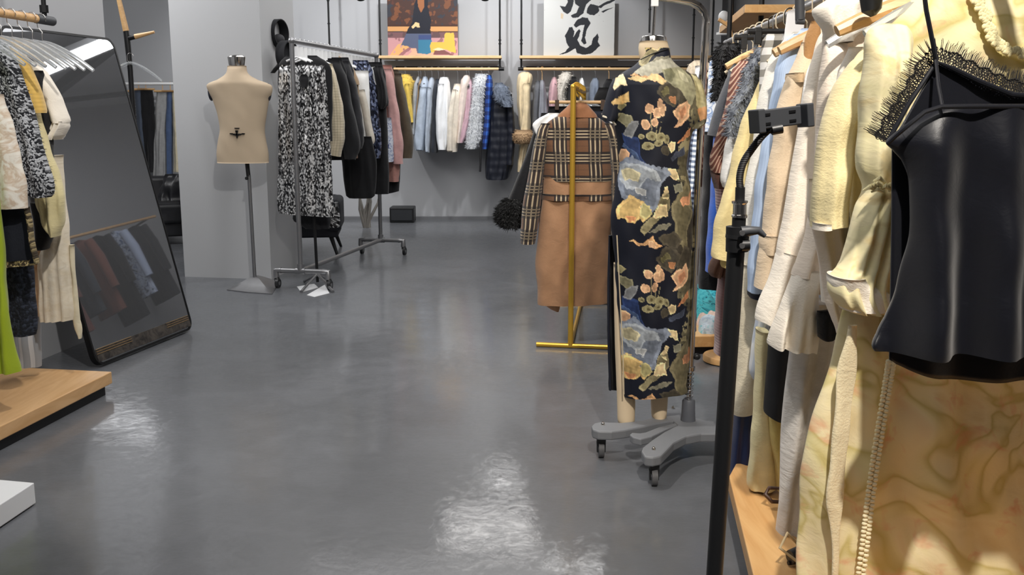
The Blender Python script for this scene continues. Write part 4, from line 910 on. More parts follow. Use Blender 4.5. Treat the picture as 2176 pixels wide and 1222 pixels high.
# lace along the back neckline
LM = plain('black_lace', (18, 14, 12), .8); m = MB(); rg = random.Random(5)
edge = crom([(0, 1884, 302), (1, 1905, 262), (2, 1932, 222), (3, 1962, 172), (4, 1990, 130), (5, 2040, 150), (6, 2090, 174), (7, 2140, 194), (8, 2190, 204)], [9] * 8)
for i in range(len(edge) - 1):
    x, y = edge[i][1:]; x2, y2 = edge[i + 1][1:]; dx, dy = x2 - x, y2 - y; l = math.hypot(dx, dy); nx, ny = dy / l, -dx / l
    w = 34 + 4 * math.sin(i * 1.1)
    L3 = lambda u, v: P(x + dx * u + nx * v, y + dy * u + ny * v, Yc1 + .030)
    m.tube([L3(0, w * .75), L3(.5, w * .8), L3(1, w * .75)], .0016, 5, False)
    for (u, v, rad) in ((.2, w * .30, .0032), (.7, w * .42, .003), (.1, w * .62, .0034), (.6, w * .7, .0028), (.55, w * .16, .003)):
        cc = L3(u, v); m.tube([cc + Vector((rad * math.cos(a), 0, rad * math.sin(a))) for a in np.linspace(0, 2 * PI, 8)], .0007, 4, False)
    for k in range(3):
        u = rg.random(); m.tube([L3(u, 0), L3(u + rg.uniform(-.4, .4), w * .4), L3(u + rg.uniform(-.6, .6), w * .78)], .0006, 4, False)
    for k in range(3):
        u = k / 3 + rg.uniform(0, .2); m.tube([L3(u, w * .7), L3(u + rg.uniform(-.3, .1), w + 6), L3(u + rg.uniform(-.3, .5), w + rg.uniform(10, 20))], [.0006, .0005, .0003], 4, False)
m.build('lace_trim', LM, c)
m = MB(); 
m.tube([P(1888, 298, Yc1 + .03), P(1930, 222, Yc1 + .028), P(1990, 131, Yc1 + .028), P(2030, 148, Yc1 + .028), P(2080, 172, Yc1 + .028), P(2150, 200, Yc1 + .03), P(2200, 204, Yc1 + .03)], .0045, 8); m.build('neck_binding', SB, c)
m = MB(); m.tube([P(1886, 305, Yc1 - .03), P(1905, 287, Yc1 - .045), P(1935, 262, Yc1 - .05), P(1965, 238, Yc1 - .05), P(2000, 227, Yc1 - .05), P(2060, 226, Yc1 - .052), P(2200, 226, Yc1 - .052)], .0042, 8); m.build('front_hem', SB, c)
for x0 in (0, 1):
    f = (lambda x: x) if not x0 else (lambda x: 4342 - x)
    m = MB(); m.tube([P(f(1962), -30, Yc1), P(f(1968), 20, Yc1), P(f(1983), 95, Yc1 + .01), P(f(1990), 135, Yc1 + .02)], .0042, 8); m.tube([P(f(1989), 128, Yc1 + .01), P(f(1994), 180, Yc1 - .02), P(f(2003), 228, Yc1 - .045)], .0028, 8); m.build('strap', SB, c)
hanger('hanger carrying the black satin camisole', (P(2171, 300, 1.7).x, 1.72), 1.60, M['woodh'], M['steel'], .34, 0, None, fat=.010, drop=.11, slope=.02, name='wooden_hanger')
# -- pale yellow printed dress
PR = blotch([(216, 196, 142), (236, 226, 178), (240, 228, 184), (228, 206, 150), (238, 206, 172)], 7, 2.2, .8, 4)
g2 = G('watercolour_dress_print'); u = g2.uv(); n_ = g2.noise(u, 4.2, 2, .5, 1.6); ns = g2.noise(u, 14, 3, .6, .6)
base = g2.ramp(n_, [(.28, srgb(226, 204, 150)), (.40, srgb(238, 224, 182)), (.47, srgb(232, 218, 170)), (.505, srgb(204, 188, 122)), (.56, srgb(230, 218, 166)), (.62, srgb(238, 224, 182)), (.74, srgb(232, 202, 158))])
sp_ = g2.maprange(ns, .56, .72, 0, .75); base = g2.mix(sp_, base, srgb(226, 162, 124)); g2.bump(g2.noise(u, 20, 4, .6, .8), .35, .006); PRL = g2.out(base, .8, 0.0, **{'Sheen Weight': .1, 'Transmission Weight': 0.0})
Yd = 1.95
d = thing('printed_dress', 'long pale yellow watercolour print dress with lace neck, right behind the black camisole', 'dress', tuple(P(2050, 1222, Yd)), G1)
loft('body', [(-70, 2000, 2330), (-40, 1985, 2345), (0, 1935, 2360), (60, 1885, 2400), (140, 1862, 2420), (300, 1850, 2410), (480, 1850, 2400), (600, 1818, 2410), (660, 1790, 2430), (720, 1773, 2450), (800, 1757, 2480), (900, 1721, 2520), (1000, 1705, 2560), (1105, 1698, 2600), (1222, 1690, 2640), (1320, 1680, 2670)],
     Yd, PRL, d, D=.05, amp=.012, lam=.15, nt=170, step=10, seed=21, top=.08, dtop=.4, yo=.02, wr=.002)
loft('sleeve', [(50, 1880, 1906), (56, 1862, 1920), (68, 1850, 1930), (92, 1842, 1935), (150, 1836, 1930), (230, 1828, 1926), (300, 1826, 1924), (360, 1830, 1926), (400, 1840, 1926), (440, 1822, 1910), (500, 1806, 1900), (560, 1788, 1892), (590, 1770, 1888), (620, 1768, 1884), (648, 1782, 1886), (660, 1800, 1882)], Yd, PR, d, D=.055, amp=.008, lam=.028, nt=90, step=6, seed=8, yo=-.045, wr=.0025)
loft('cuff', [(585, 1765, 1830), (600, 1764, 1850), (625, 1775, 1886), (655, 1790, 1884)], Yd, IV, d, D=.058, amp=.004, nt=60, top=0, dtop=1, yo=-.046)
m = MB(); rg = random.Random(3)
pts = crom([(0, 1862, 250), (1, 1868, 300), (2, 1850, 370), (3, 1852, 400), (4, 1836, 450)], [8] * 4)
for k in range(11): x, y = 1850 + rg.uniform(-16, 60), 396 + rg.uniform(-12, 12); m.tube([P(x, y, Yd - .098), P(x + 12, y - 7, Yd - .108), P(x + 26, y + rg.uniform(-3, 6), Yd - .10)], [.002, .005, .002], 6)
m.build('gathered_band', PR, d)
m = MB()
pts = crom([(0, 1893, 770), (1, 1885, 820), (2, 1872, 900), (3, 1858, 990), (4, 1846, 1080), (5, 1838, 1150), (6, 1826, 1240)], [9, 9, 10, 10, 8, 10])
for i, p in enumerate(pts):
    for s_ in (-1, 1):
        q_ = P(p[1] + s_ * 5 + (i % 2), p[2] + s_ * 2, Yd - .055); m.ball(tuple(q_), .0062, .005, .0048, 8, 6)
m.tube([P(p[1], p[2], Yd - .050) for p in pts], .005, 7)
m.build('twisted_cord_trim', fabric((240, 228, 190)), d)
loft('front_facing', [(690, 1800, 1822), (780, 1783, 1818), (900, 1770, 1808), (1000, 1760, 1798), (1060, 1758, 1790), (1120, 1764, 1786), (1180, 1768, 1784), (1260, 1766, 1780)], Yd, fabric((240, 226, 188), .75, .04), d, D=.006, amp=.002, yo=-.042, top=0, dtop=1)
nl = crom([(0, 2062, -10), (1, 2080, 20), (2, 2092, 50), (3, 2104, 85), (4, 2122, 105), (5, 2150, 116), (6, 2190, 120)], [8] * 6); m = MB()
for i, p in enumerate(nl):
    for k in range(4): m.ball(tuple(P(p[1] + rg.uniform(-2, 16), p[2] - rg.uniform(-3, 13), Yd - .046)), .006 * rg.uniform(.6, 1.2), .004, .006, 7, 5)
m.build('lace_neckline', PR, d)
# -- yellow jacket
g('pale yellow jacket whose short squared cuff hangs left of the printed dress', 'jacket', 2.12,
  b([(20, 1900, 2060), (50, 1870, 2090), (90, 1845, 2110), (130, 1815, 2120), (200, 1805, 2120), (400, 1806, 2120), (560, 1800, 2120), (700, 1790, 2120)], fabric((242, 226, 176), .7, .04), amp=.01, D=.05, seed=31),
  b([(108, 1838, 1862), (130, 1812, 1858), (150, 1798, 1850), (180, 1778, 1842), (215, 1762, 1835), (255, 1747, 1828), (300, 1737, 1822), (360, 1731, 1812), (410, 1727, 1805), (440, 1727, 1801), (484, 1728, 1797, -8)], fabric((240, 224, 172), .7, .04), 'sleeve', D=.05, amp=.007, lam=.05, yo=-.05, seed=32, nt=80, step=5),
  b([(472, 1727, 1799), (487, 1728, 1798, -8)], IV, 'cuff_edge', D=.052, amp=.004, yo=-.05, top=0, dtop=1))
g('cream blouse with a pointed hanging tie end, right of the tiered ivory dress', 'blouse', 2.22,
  b([(100, 1800, 1960), (150, 1780, 1960), (300, 1765, 1950), (450, 1750, 1950), (560, 1745, 1940), (640, 1745, 1930)], IV, D=.045, seed=33),
  b([(380, 1722, 1790), (430, 1714, 1792), (455, 1712, 1795), (480, 1720, 1796), (530, 1735, 1796), (560, 1742, 1796), (600, 1746, 1792), (640, 1752, 1790), (680, 1768, 1790), (708, 1778, 1786)], IV2, 'tie', D=.02, amp=.006, lam=.03, yo=-.05))
g('small black garment peeking out below the cream blouse', 'top', 2.3, b([(660, 1738, 1790), (690, 1738, 1785), (716, 1739, 1776), (721, 1745, 1770)], BK, D=.03))
# -- tiered ivory dresses
g('ivory dress with a big folded collar and the longer flared sleeve tier', 'dress', 2.40,
  b([(-10, 1800, 1900), (20, 1775, 1900), (60, 1750, 1900), (100, 1745, 1905), (250, 1738, 1900), (500, 1735, 1880), (600, 1735, 1860)], IV2, D=.045, seed=41),
  b([(-5, 1760, 1840), (10, 1738, 1850), (22, 1726, 1850), (40, 1732, 1846), (60, 1745, 1835), (80, 1760, 1815), (92, 1776, 1800)], IV, 'collar', D=.06, amp=.012, lam=.05, yo=-.05),
  b([(92, 1752, 1800), (200, 1742, 1792), (300, 1736, 1786), (413, 1726, 1782), (470, 1718, 1775), (511, 1711, 1765), (560, 1694, 1750), (585, 1685, 1745)], IV2, 'sleeve', D=.05, amp=.008, lam=.05, yo=-.045, nt=80, seed=43),
  b([(570, 1690, 1743), (585, 1684, 1744), (612, 1672, 1742), (639, 1660, 1740), (680, 1646, 1738), (720, 1634, 1735, 12), (732, 1632, 1734, 14)], IV, 'flared_tier', D=.055, amp=.014, lam=.045, yo=-.045, top=0, dtop=.9, nt=100, step=5, seed=44, hemw=.002))
g('ivory dress left of the big collared one, its flared sleeve tier ending higher', 'dress', 2.56,
  b([(40, 1765, 1880), (80, 1740, 1880), (120, 1728, 1870), (300, 1720, 1850), (600, 1715, 1830)], IV2, D=.045, seed=46),
  b([(60, 1758, 1790), (100, 1738, 1790), (150, 1722, 1785), (200, 1712, 1775), (300, 1696, 1750), (375, 1682, 1730), (469, 1666, 1715), (541, 1651, 1700, 10)], fabric((247, 236, 220), .75, .03), 'sleeve', D=.05, amp=.008, lam=.06, yo=-.04, nt=80, seed=47),
  b([(532, 1654, 1700, 10), (541, 1650, 1700, 10), (575, 1640, 1698), (612, 1628, 1694), (640, 1617, 1690), (669, 1606, 1684, 18), (678, 1605, 1680, 18)], IV, 'flared_tier', D=.055, amp=.012, lam=.05, yo=-.04, top=0, dtop=.9, nt=90, step=5, seed=48, hemw=.002))
g('plain white shirt squeezed between the ivory dress and the beige trench coat', 'shirt', 2.66,
  b([(95, 1745, 1860), (118, 1730, 1850), (160, 1712, 1850), (220, 1702, 1840), (300, 1694, 1800), (400, 1682, 1790), (470, 1672, 1780), (520, 1668, 1760)], WH, D=.05))
BG = fabric((224, 202, 172), .75, .04)
g('beige trench coat with belted cuffs and a buckled collar strap', 'coat', 2.78,
  b([(40, 1735, 1850), (58, 1722, 1860), (78, 1712, 1860), (120, 1694, 1850), (162, 1680, 1840), (300, 1672, 1800), (500, 1662, 1780), (620, 1650, 1760)], BG, D=.05, seed=51),
  b([(90, 1702, 1735), (125, 1690, 1730), (162, 1676, 1722), (222, 1653, 1708), (270, 1645, 1700), (320, 1639, 1690), (400, 1630, 1678), (450, 1625, 1668), (490, 1619, 1661), (520, 1617, 1657), (560, 1611, 1648), (610, 1606, 1632, 4)], BG, 'sleeve', D=.045, amp=.006, lam=.05, yo=-.05, nt=80, seed=52),
  b([(498, 1616, 1660), (510, 1614, 1661), (525, 1615, 1660), (538, 1617, 1657)], BG, 'cuff_strap', D=.054, amp=.001, yo=-.05, top=0, dtop=1),
  b([(156, 1675, 1702), (166, 1673, 1702), (176, 1676, 1700)], fabric((206, 178, 140)), 'collar_strap', D=.056, amp=.001, yo=-.05, top=0, dtop=1),
  b([(45, 1722, 1742), (80, 1708, 1746), (110, 1706, 1742), (138, 1706, 1725)], fabric((176, 132, 84), .7), 'lining', D=.01, yo=-.075, amp=.002, top=0, dtop=1))  # collar interior; its brown puts the hanger's shadow into the colour
BS = stripes((176, 196, 226), (186, 206, 234), .004, .5); LBL = fabric((182, 200, 228), .75, .05)
g('light blue shirt whose long sleeve ends in a dark navy cuff', 'shirt', 2.9,
  b([(60, 1705, 1800), (75, 1690, 1800), (84, 1672, 1795), (120, 1664, 1790), (300, 1650, 1770), (500, 1640, 1750)], LBL, D=.045),
  b([(72, 1688, 1722), (84, 1672, 1715), (110, 1660, 1706), (150, 1650, 1694), (235, 1634, 1672), (300, 1622, 1655), (375, 1610, 1642), (481, 1598, 1628), (563, 1592, 1622), (620, 1591, 1620)], BS, 'sleeve', D=.045, amp=.005, lam=.04, yo=-.045, seed=54),
  b([(619, 1591, 1620), (628, 1592, 1620), (633, 1596, 1616)], NAVY, 'cuff', D=.045, amp=.002, yo=-.045, top=0, dtop=1, close=True))
g('white long blouse hanging left of the light blue sleeve', 'blouse', 3.02,
  b([(68, 1685, 1760), (86, 1665, 1750), (126, 1634, 1740), (196, 1614, 1710), (270, 1603, 1700), (338, 1594, 1690), (413, 1580, 1660), (520, 1576, 1640), (600, 1572, 1625), (640, 1572, 1620), (652, 1576, 1612), (660, 1590, 1608)], fabric((236, 232, 222), .8, .03), D=.06, amp=.01, lam=.06, nt=100, seed=56, hemw=.002))
g('checked grey and white collar strip above the white long blouse', 'shirt', 3.12,
  b([(72, 1632, 1690), (85, 1622, 1690), (110, 1618, 1680), (160, 1615, 1670), (300, 1610, 1660)], gingham((70, 66, 60), (150, 146, 138), (226, 224, 220), .045), D=.04))
g('pale yellow knitted jumper with a seam and hem, behind the tripod clamp', 'jumper', 3.25,
  b([(130, 1640, 1700), (160, 1622, 1690), (191, 1610, 1680), (230, 1595, 1670), (300, 1585, 1660), (450, 1580, 1640)], fabric((238, 218, 158)), D=.05, seed=57),
  b([(165, 1616, 1640), (191, 1607, 1638), (230, 1589, 1628), (275, 1573, 1612), (320, 1560, 1600), (355, 1552, 1596), (394, 1542, 1590), (430, 1530, 1582), (462, 1521, 1575), (500, 1517, 1568), (541, 1513, 1560, 8), (546, 1514, 1556, 8)], fabric((240, 220, 160)), 'sleeve', D=.055, amp=.006, lam=.06, yo=-.04, seed=58),
  b([(540, 1532, 1562), (562, 1530, 1560), (567, 1532, 1558)], fabric((234, 208, 132)), 'cuff', D=.045, amp=.003, yo=-.03, top=0, dtop=1))
g('white sleeve hanging between the brown striped knit and the yellow jumper', 'blouse', 3.40, b([(180, 1592, 1640), (230, 1576, 1620), (290, 1550, 1590), (330, 1538, 1572), (360, 1533, 1562), (385, 1531, 1555), (398, 1536, 1548)], WH, D=.045, amp=.006))
g('grey blue shaggy scarf like top above the phone holder', 'top', 3.36,
  b([(100, 1608, 1640), (120, 1597, 1632), (150, 1585, 1612), (190, 1574, 1605), (220, 1556, 1588), (250, 1545, 1580), (275, 1541, 1568), (290, 1545, 1560)], blotch([(58, 62, 72), (110, 116, 128), (150, 156, 164), (84, 88, 98)], 30, 2), D=.04, amp=.01, lam=.03, yo=-.05, fur=1400, furl=.022))
SJ = stripes((120, 72, 62), (206, 172, 150), .011, .38, .35)
g('brown and cream striped knit top with a draped sleeve', 'knit top', 3.52,
  b([(125, 1580, 1625), (140, 1566, 1620), (183, 1556, 1610), (300, 1545, 1590), (380, 1530, 1580)], SJ, D=.045),
  b([(128, 1573, 1600), (147, 1559, 1594), (183, 1550, 1582), (236, 1539, 1568), (283, 1526, 1556), (310, 1516, 1550), (333, 1508, 1546), (352, 1507, 1542), (366, 1511, 1540)], SJ, 'sleeve', D=.05, amp=.006, lam=.05, yo=-.04),
  b([(362, 1511, 1540), (385, 1514, 1538), (400, 1518, 1536)], fabric((96, 66, 58)), 'cuff', D=.045, amp=.004, yo=-.035, top=0, dtop=1), name='knit_top')
g('long dusty pink ribbed knit hanging down to the round wooden base', 'dress', 3.62,
  b([(360, 1514, 1546), (420, 1522, 1550), (470, 1528, 1552), (560, 1528, 1550), (650, 1524, 1546), (700, 1521, 1543), (750, 1518, 1540)], knit((150, 112, 110), 90), D=.06, amp=.006, top=0))
g('brown ruffled hem below the pale yellow jumper', 'skirt', 3.56, b([(530, 1528, 1556), (548, 1516, 1556), (565, 1509, 1552), (580, 1508, 1545), (586, 1512, 1538)], fabric((110, 78, 62)), D=.06, amp=.012, lam=.025, top=0, dtop=.8))
g('dark grey tee shirt with a short sleeve on a pale wooden hanger', 'tee shirt', 3.76,
  b([(135, 1562, 1605), (150, 1550, 1600), (175, 1545, 1600), (300, 1535, 1580), (500, 1530, 1570)], DG, D=.045),
  b([(150, 1550, 1582), (168, 1542, 1578), (200, 1531, 1566), (240, 1517, 1552), (270, 1508, 1540), (287, 1503, 1530, 6)], DG, 'sleeve', D=.05, amp=.004, yo=-.03, nt=70), name='tee_shirt')
g('black shaggy feathered top left of the wooden hanger', 'top', 3.92,
  b([(92, 1535, 1572), (105, 1524, 1566), (125, 1518, 1560), (145, 1521, 1548), (180, 1520, 1536), (215, 1518, 1530)], BK, D=.05, amp=.01, lam=.03, fur=1600, furl=.028))
g('royal blue long garment beside the chrome pole', 'dress', 4.0, b([(290, 1516, 1534), (413, 1511, 1530), (500, 1505, 1524), (577, 1500, 1517)], fabric((44, 92, 186), .7), D=.05, top=0))
g('long black skirt hanging right of the chrome pole', 'skirt', 4.1, b([(280, 1494, 1516), (400, 1492, 1520), (520, 1488, 1526), (612, 1485, 1532)], BK, D=.05, top=0))
g('white and blue tie dye blouse right of the chrome pole top', 'blouse', 4.15,
  b([(116, 1515, 1555), (128, 1508, 1550), (150, 1505, 1540), (220, 1503, 1530), (300, 1498, 1520), (330, 1497, 1515)], blotch([(236, 238, 240), (226, 230, 238), (120, 150, 196), (228, 232, 238), (236, 236, 238)], 26, 1.5), D=.05))
GH = gingham((38, 48, 74), (120, 134, 156), (224, 228, 232), .024)
g('blue and white gingham shirt right of the chrome pole', 'shirt', 4.3, b([(250, 1500, 1520), (320, 1500, 1515), (380, 1500, 1512), (447, 1499, 1508)], GH, D=.05, top=0))
g('blue and white gingham shirt between the floral dress and the chrome pole', 'shirt', 4.5, b([(200, 1482, 1510), (271, 1474, 1500), (330, 1466, 1490), (380, 1462, 1488), (420, 1461, 1480), (442, 1461, 1476)], GH, D=.05, top=0))
g('dark navy sleeve left of the gingham shirt', 'jacket', 4.6, b([(150, 1486, 1505), (230, 1470, 1496), (300, 1462, 1480), (360, 1458, 1472)], NAVY, D=.04, top=0))
g('white shirt edge next to the hip of the floral dress', 'shirt', 4.72, b([(140, 1478, 1500), (240, 1464, 1486), (300, 1456, 1474), (350, 1453, 1466)], WH, D=.04, top=0))
g('light blue denim trousers below the gingham shirt', 'jeans', 4.62, b([(430, 1466, 1486), (500, 1462, 1482), (600, 1460, 1480), (700, 1464, 1478)], fabric((96, 124, 166)), D=.05, top=0))
g('cream knitted cardigan shoulder behind the bent chrome pole', 'cardigan', 4.85,
  b([(128, 1476, 1500), (136, 1466, 1508), (150, 1460, 1512), (200, 1462, 1505), (300, 1462, 1490)], knit((206, 192, 170), 60), D=.05, fur=500, furl=.014))
# lower hanging pieces of the right rail
g('cream trousers with a stitched hem right of the tripod pole', 'trousers', 2.97, b([(560, 1572, 1618), (640, 1566, 1612), (700, 1563, 1610), (760, 1561, 1609), (820, 1558, 1607), (868, 1555, 1606, -8), (877, 1556, 1606, -10)], fabric((216, 206, 182), .8), D=.06, amp=.007, top=0, dtop=1, seed=61))
g('navy blue satin skirt low beside the tripod pole', 'skirt', 3.06, b([(780, 1562, 1606), (868, 1556, 1606), (930, 1552, 1603), (980, 1548, 1600), (1008, 1546, 1597, 10)], satin((22, 40, 86), .4), D=.06, amp=.008, lam=.05, top=0, dtop=1))
g('white embroidered panel with blue lines under the left ivory tier', 'blouse', 2.84, b([(640, 1612, 1660), (700, 1604, 1652), (760, 1598, 1640), (790, 1595, 1634), (806, 1602, 1628)], stripes((232, 234, 236), (206, 214, 226), .014, .7), D=.045, top=0, dtop=1))
g('pale yellow narrow sleeve hanging low over the right platform edge', 'blouse', 2.78, b([(700, 1606, 1632), (810, 1605, 1629), (870, 1603, 1631), (930, 1598, 1638), (990, 1592, 1646), (1030, 1588, 1650, 0), (1037, 1592, 1648, -3)], fabric((232, 220, 172), .8), D=.045, amp=.006, lam=.05, top=0, dtop=.8, seed=63))
g('black skirt with small white dots', 'skirt', 2.68, b([(680, 1642, 1694), (727, 1636, 1690), (780, 1631, 1684), (830, 1627, 1676), (872, 1625, 1668, 14), (878, 1626, 1666, 14)], dots((16, 16, 20), (214, 214, 216), 44, .10), D=.05, amp=.006, top=0, dtop=1))
g('khaki yellow narrow garment beneath the dotted skirt', 'skirt', 2.74, b([(820, 1636, 1680), (887, 1632, 1676), (960, 1640, 1672), (1040, 1650, 1668)], fabric((200, 180, 106)), D=.05, top=0, dtop=1))
g('light grey velvet long skirt left of the printed dress', 'skirt', 2.50, b([(640, 1686, 1800), (740, 1679, 1790), (780, 1675, 1785), (850, 1668, 1775), (925, 1661, 1762), (1000, 1657, 1750), (1069, 1653, 1740), (1120, 1647, 1735), (1153, 1645, 1730, 20), (1175, 1652, 1722, 30)], fabric((208, 203, 196), .8, .12, .5, 120, .4), D=.055, amp=.012, lam=.05, top=0, dtop=1, nt=90, seed=65))
g('white card label hanging among the hangers above the blue shirt', 'label', 3.02, b([(22, 1675, 1712), (30, 1672, 1711), (70, 1667, 1707), (96, 1664, 1700)], M['white'], 'card', D=.003, amp=0, wr=0, top=0, dtop=1), name='card_label', grp='')
# hangers of the right rail
wood_y = [(2.14, .44, 'pale wooden hanger nearest the camera, above the yellow jacket'), (2.80, .40, 'pale wooden hanger inside the beige trench coat collar'), (2.92, .38, 'pale wooden hanger inside the light blue shirt'), (3.78, .38, 'pale wooden hanger in the dark grey tee shirt')]
for Yh, wd, lb in wood_y: hanger(lb, (RR(Yh), Yh), 1.60, M['woodh'], M['steel'], wd, 0, 'wooden hangers on the right rail', fat=.017, slope=.07, name='wooden_hanger')
for i in range(13):
    Yh = 3.05 + i * .135; hanger('pale ribbed hanger in the tight row above the far right clothes', (RR(Yh), Yh), 1.60, fabric((206, 192, 166)), fabric((206, 192, 166)), .36, 0, 'pale hangers on the right rail', fat=.010)
for Yh, lb in ((2.25, 'clear plastic hanger above the cream blouse'), (1.97, 'clear plastic hanger inside the printed dress')): hanger(lb, (RR(Yh), Yh), 1.60, M['clear'], M['chrome'], .42, 0, 'clear hangers on the right rail', fat=.012)
m = MB(); a = P(1699, -10, 2.5); e = P(1700, 42, 2.5); m.tube([a, e], .012, 14); m.tube([P(1692, 44, 2.5), P(1709, 45, 2.5)], .009, 10); tag(m.build('hanger_grip', M['darkp'], None), 'thick dark grey hanger grip at the top above the white label', 'hanger')
m = MB(); a = P(1851, -12, 2.06); m.tube([a, P(1852, 22, 2.06), P(1856, 34, 2.06)], [.024, .02, .006], 14); tag(m.build('hanger_grip', M['blackp'], None), 'black hanger grip beside the nearest pale wooden hanger', 'hanger')
for Y, w, lb in ((3.86, .30, 'black clip hanger above the dark grey tee shirt'), (3.58, .30, 'black clip hanger above the striped knit')): hanger(lb, (RR(Y), Y), 1.60, M['blackp'], M['black'], w, 0, 'black clip hangers on the right rail', fat=.013, clips=M['blackp'], drop=.06)
# ================================================================== LEFT RAIL
G2 = 'clothes on the left rail'
def gl(*a, **k): return g(*a, **k, grp=G2)
TW = tweed((22, 24, 30), (182, 184, 188), 230, .52)
gl('long lime green satin dress reaching down to the left platform', 'dress', 3.55, b([(128, -80, -56), (140, -100, -35), (165, -112, -18), (300, -106, -12), (450, -98, -4), (520, -90, 6), (600, -95, 10), (650, -100, 17), (700, -100, 24), (750, -100, 34), (795, -95, 44, -6)], satin((158, 176, 34), .4), D=.05, amp=.012, lam=.06, top=.08, dtop=.3))
gl('black skirt with gold trimmed edges at the left border', 'skirt', 3.68, b([(438, -100, 56), (480, -100, 64), (530, -100, 72), (566, -100, 78, -8)], fabric((24, 27, 36), .8), D=.05, amp=.007, top=0, dtop=1),
   b([(558, -100, 78, -8), (570, -100, 79, -8)], tweed((60, 50, 34), (190, 170, 120), 160), 'gold_hem_trim', D=.054, amp=.007, top=0, dtop=1), b([(440, 54, 60), (480, 61, 67), (530, 69, 75), (560, 74, 80)], tweed((60, 50, 34), (150, 134, 96), 160), 'gold_side_trim', D=.02, yo=-.04, amp=0, top=0, dtop=1))
gl('white floral blouse hanging above the black skirt', 'blouse', 3.62, b([(200, -100, 5), (240, -110, 18), (280, -110, 32), (340, -110, 46), (400, -110, 56), (446, -110, 58, -4)], blotch([(238, 232, 220), (236, 230, 218), (206, 184, 160), (238, 232, 222)], 16, 2), D=.045, amp=.006, top=0, dtop=.8),
   )
gl('black textured knit skirt below the gold trimmed skirt', 'skirt', 3.80, b([(560, -60, 68), (610, -50, 72), (660, -40, 75), (700, -40, 77), (711, -38, 75)], tweed((20, 24, 34), (46, 52, 66), 130, .6), D=.05, amp=.006, top=0, dtop=1))
gl('black and white tweed jacket with a long sleeve', 'jacket', 3.76, b([(85, -80, 4), (110, -100, 16), (200, -100, 20), (300, -100, 20), (400, -100, 18)], TW, D=.05, seed=71),
   b([(92, -40, 14), (115, -30, 28), (150, -12, 42), (200, 2, 58), (260, 22, 74), (310, 36, 90), (350, 44, 100), (390, 52, 112), (412, 62, 110), (419, 70, 104)], TW, 'sleeve', D=.05, amp=.006, lam=.06, yo=-.05, fur=900, furl=.012, top=.1))
gl('mustard yellow knitted cardigan between the tweed jacket and white blouse', 'cardigan', 3.88, b([(96, -20, 34), (115, 5, 50), (160, 20, 60), (300, 30, 80)], knit((222, 178, 84), 60), D=.05), b([(97, 8, 34), (115, 20, 50), (140, 32, 62), (170, 44, 72), (200, 56, 84), (235, 68, 93), (240, 72, 92)], knit((224, 182, 90), 60), 'sleeve', D=.045, yo=-.03, top=.1))
gl('sheer cream yellow blouse with a puffed long sleeve', 'blouse', 3.93, b([(130, 20, 60), (200, 30, 70), (400, 40, 90)], fabric((226, 212, 160)), D=.045), b([(140, 34, 56), (180, 44, 68), (240, 56, 82), (300, 64, 100), (350, 72, 116), (400, 78, 131), (440, 80, 136), (470, 90, 134), (490, 104, 128), (502, 112, 124)], fabric((222, 208, 158)), 'sleeve', D=.05, amp=.007, lam=.05, yo=-.03, top=.1))
gl('black top peeking out left of the white ruffled sleeve', 'top', 3.97, b([(150, 66, 92), (178, 74, 96), (215, 80, 98), (240, 82, 108), (300, 90, 110), (345, 98, 110)], BK, D=.045), b([(430, 68, 100), (470, 74, 112), (500, 78, 112), (530, 80, 100)], BK, 'hem', D=.045, top=0, dtop=1))
gl('white blouse with a ruffled cuff beside the clear hangers', 'blouse', 4.03, b([(130, 40, 82), (150, 50, 90), (250, 60, 92)], WH, D=.045), b([(138, 62, 80), (152, 68, 96), (175, 80, 112), (200, 92, 124), (220, 98, 132), (240, 106, 140), (256, 112, 145), (262, 118, 142)], IV, 'sleeve', D=.045, amp=.006, yo=-.03, top=.1), b([(258, 116, 142), (268, 112, 144), (280, 108, 138), (290, 106, 132), (297, 110, 122)], IV, 'ruffled_cuff', D=.05, amp=.012, lam=.02, yo=-.03, top=0, dtop=.8))
gl('cream crinkled long dress with a hanging tie end', 'dress', 4.06, b([(330, 112, 128), (400, 114, 132), (450, 112, 138), (490, 108, 143), (530, 90, 148), (560, 84, 152), (620, 85, 158), (660, 88, 160), (682, 90, 159, -4)], blotch([(226, 212, 186), (232, 220, 198), (236, 226, 206)], 30, 1, .85, 4, .6), D=.05, amp=.008, lam=.04, top=0, dtop=.9), b([(520, 148, 158), (600, 154, 163), (680, 156, 170), (700, 160, 174), (719, 168, 173)], fabric((226, 214, 184)), 'tie', D=.012, amp=.002, top=0, dtop=1))
gl('tan and white panelled garment edge between the black skirt and cream dress', 'trousers', 4.10, b([(528, 72, 100), (565, 72, 92), (566, 70, 86), (620, 72, 86), (672, 74, 84)], fabric((206, 176, 144)), D=.04, top=0, dtop=1))
gl('white and grey striped long trousers behind the black knit skirt', 'trousers', 4.14, b([(560, 10, 84), (640, 16, 88), (700, 22, 88), (778, 32, 88)], stripes((200, 204, 210), (150, 156, 164), .045, .6), D=.04, amp=.006, top=0, dtop=1))
for i in range(8):
    Yh = 3.62 + i * .068; hanger('clear plastic hanger in the row at the end of the left rail', (RL(Yh), Yh), 1.63, M['clear'], M['chrome'], .42, -.10, 'clear plastic hangers on the left rail', fat=.0095, slope=.11, drop=.10)
hanger('clear plastic hanger hooked on the coat tree branch', (P(280, 135, 6.9).x, 6.88), P(280, 120, 6.9).z, M['clear'], M['chrome'], .40, .2, None, fat=.009, drop=.05, slope=.12)
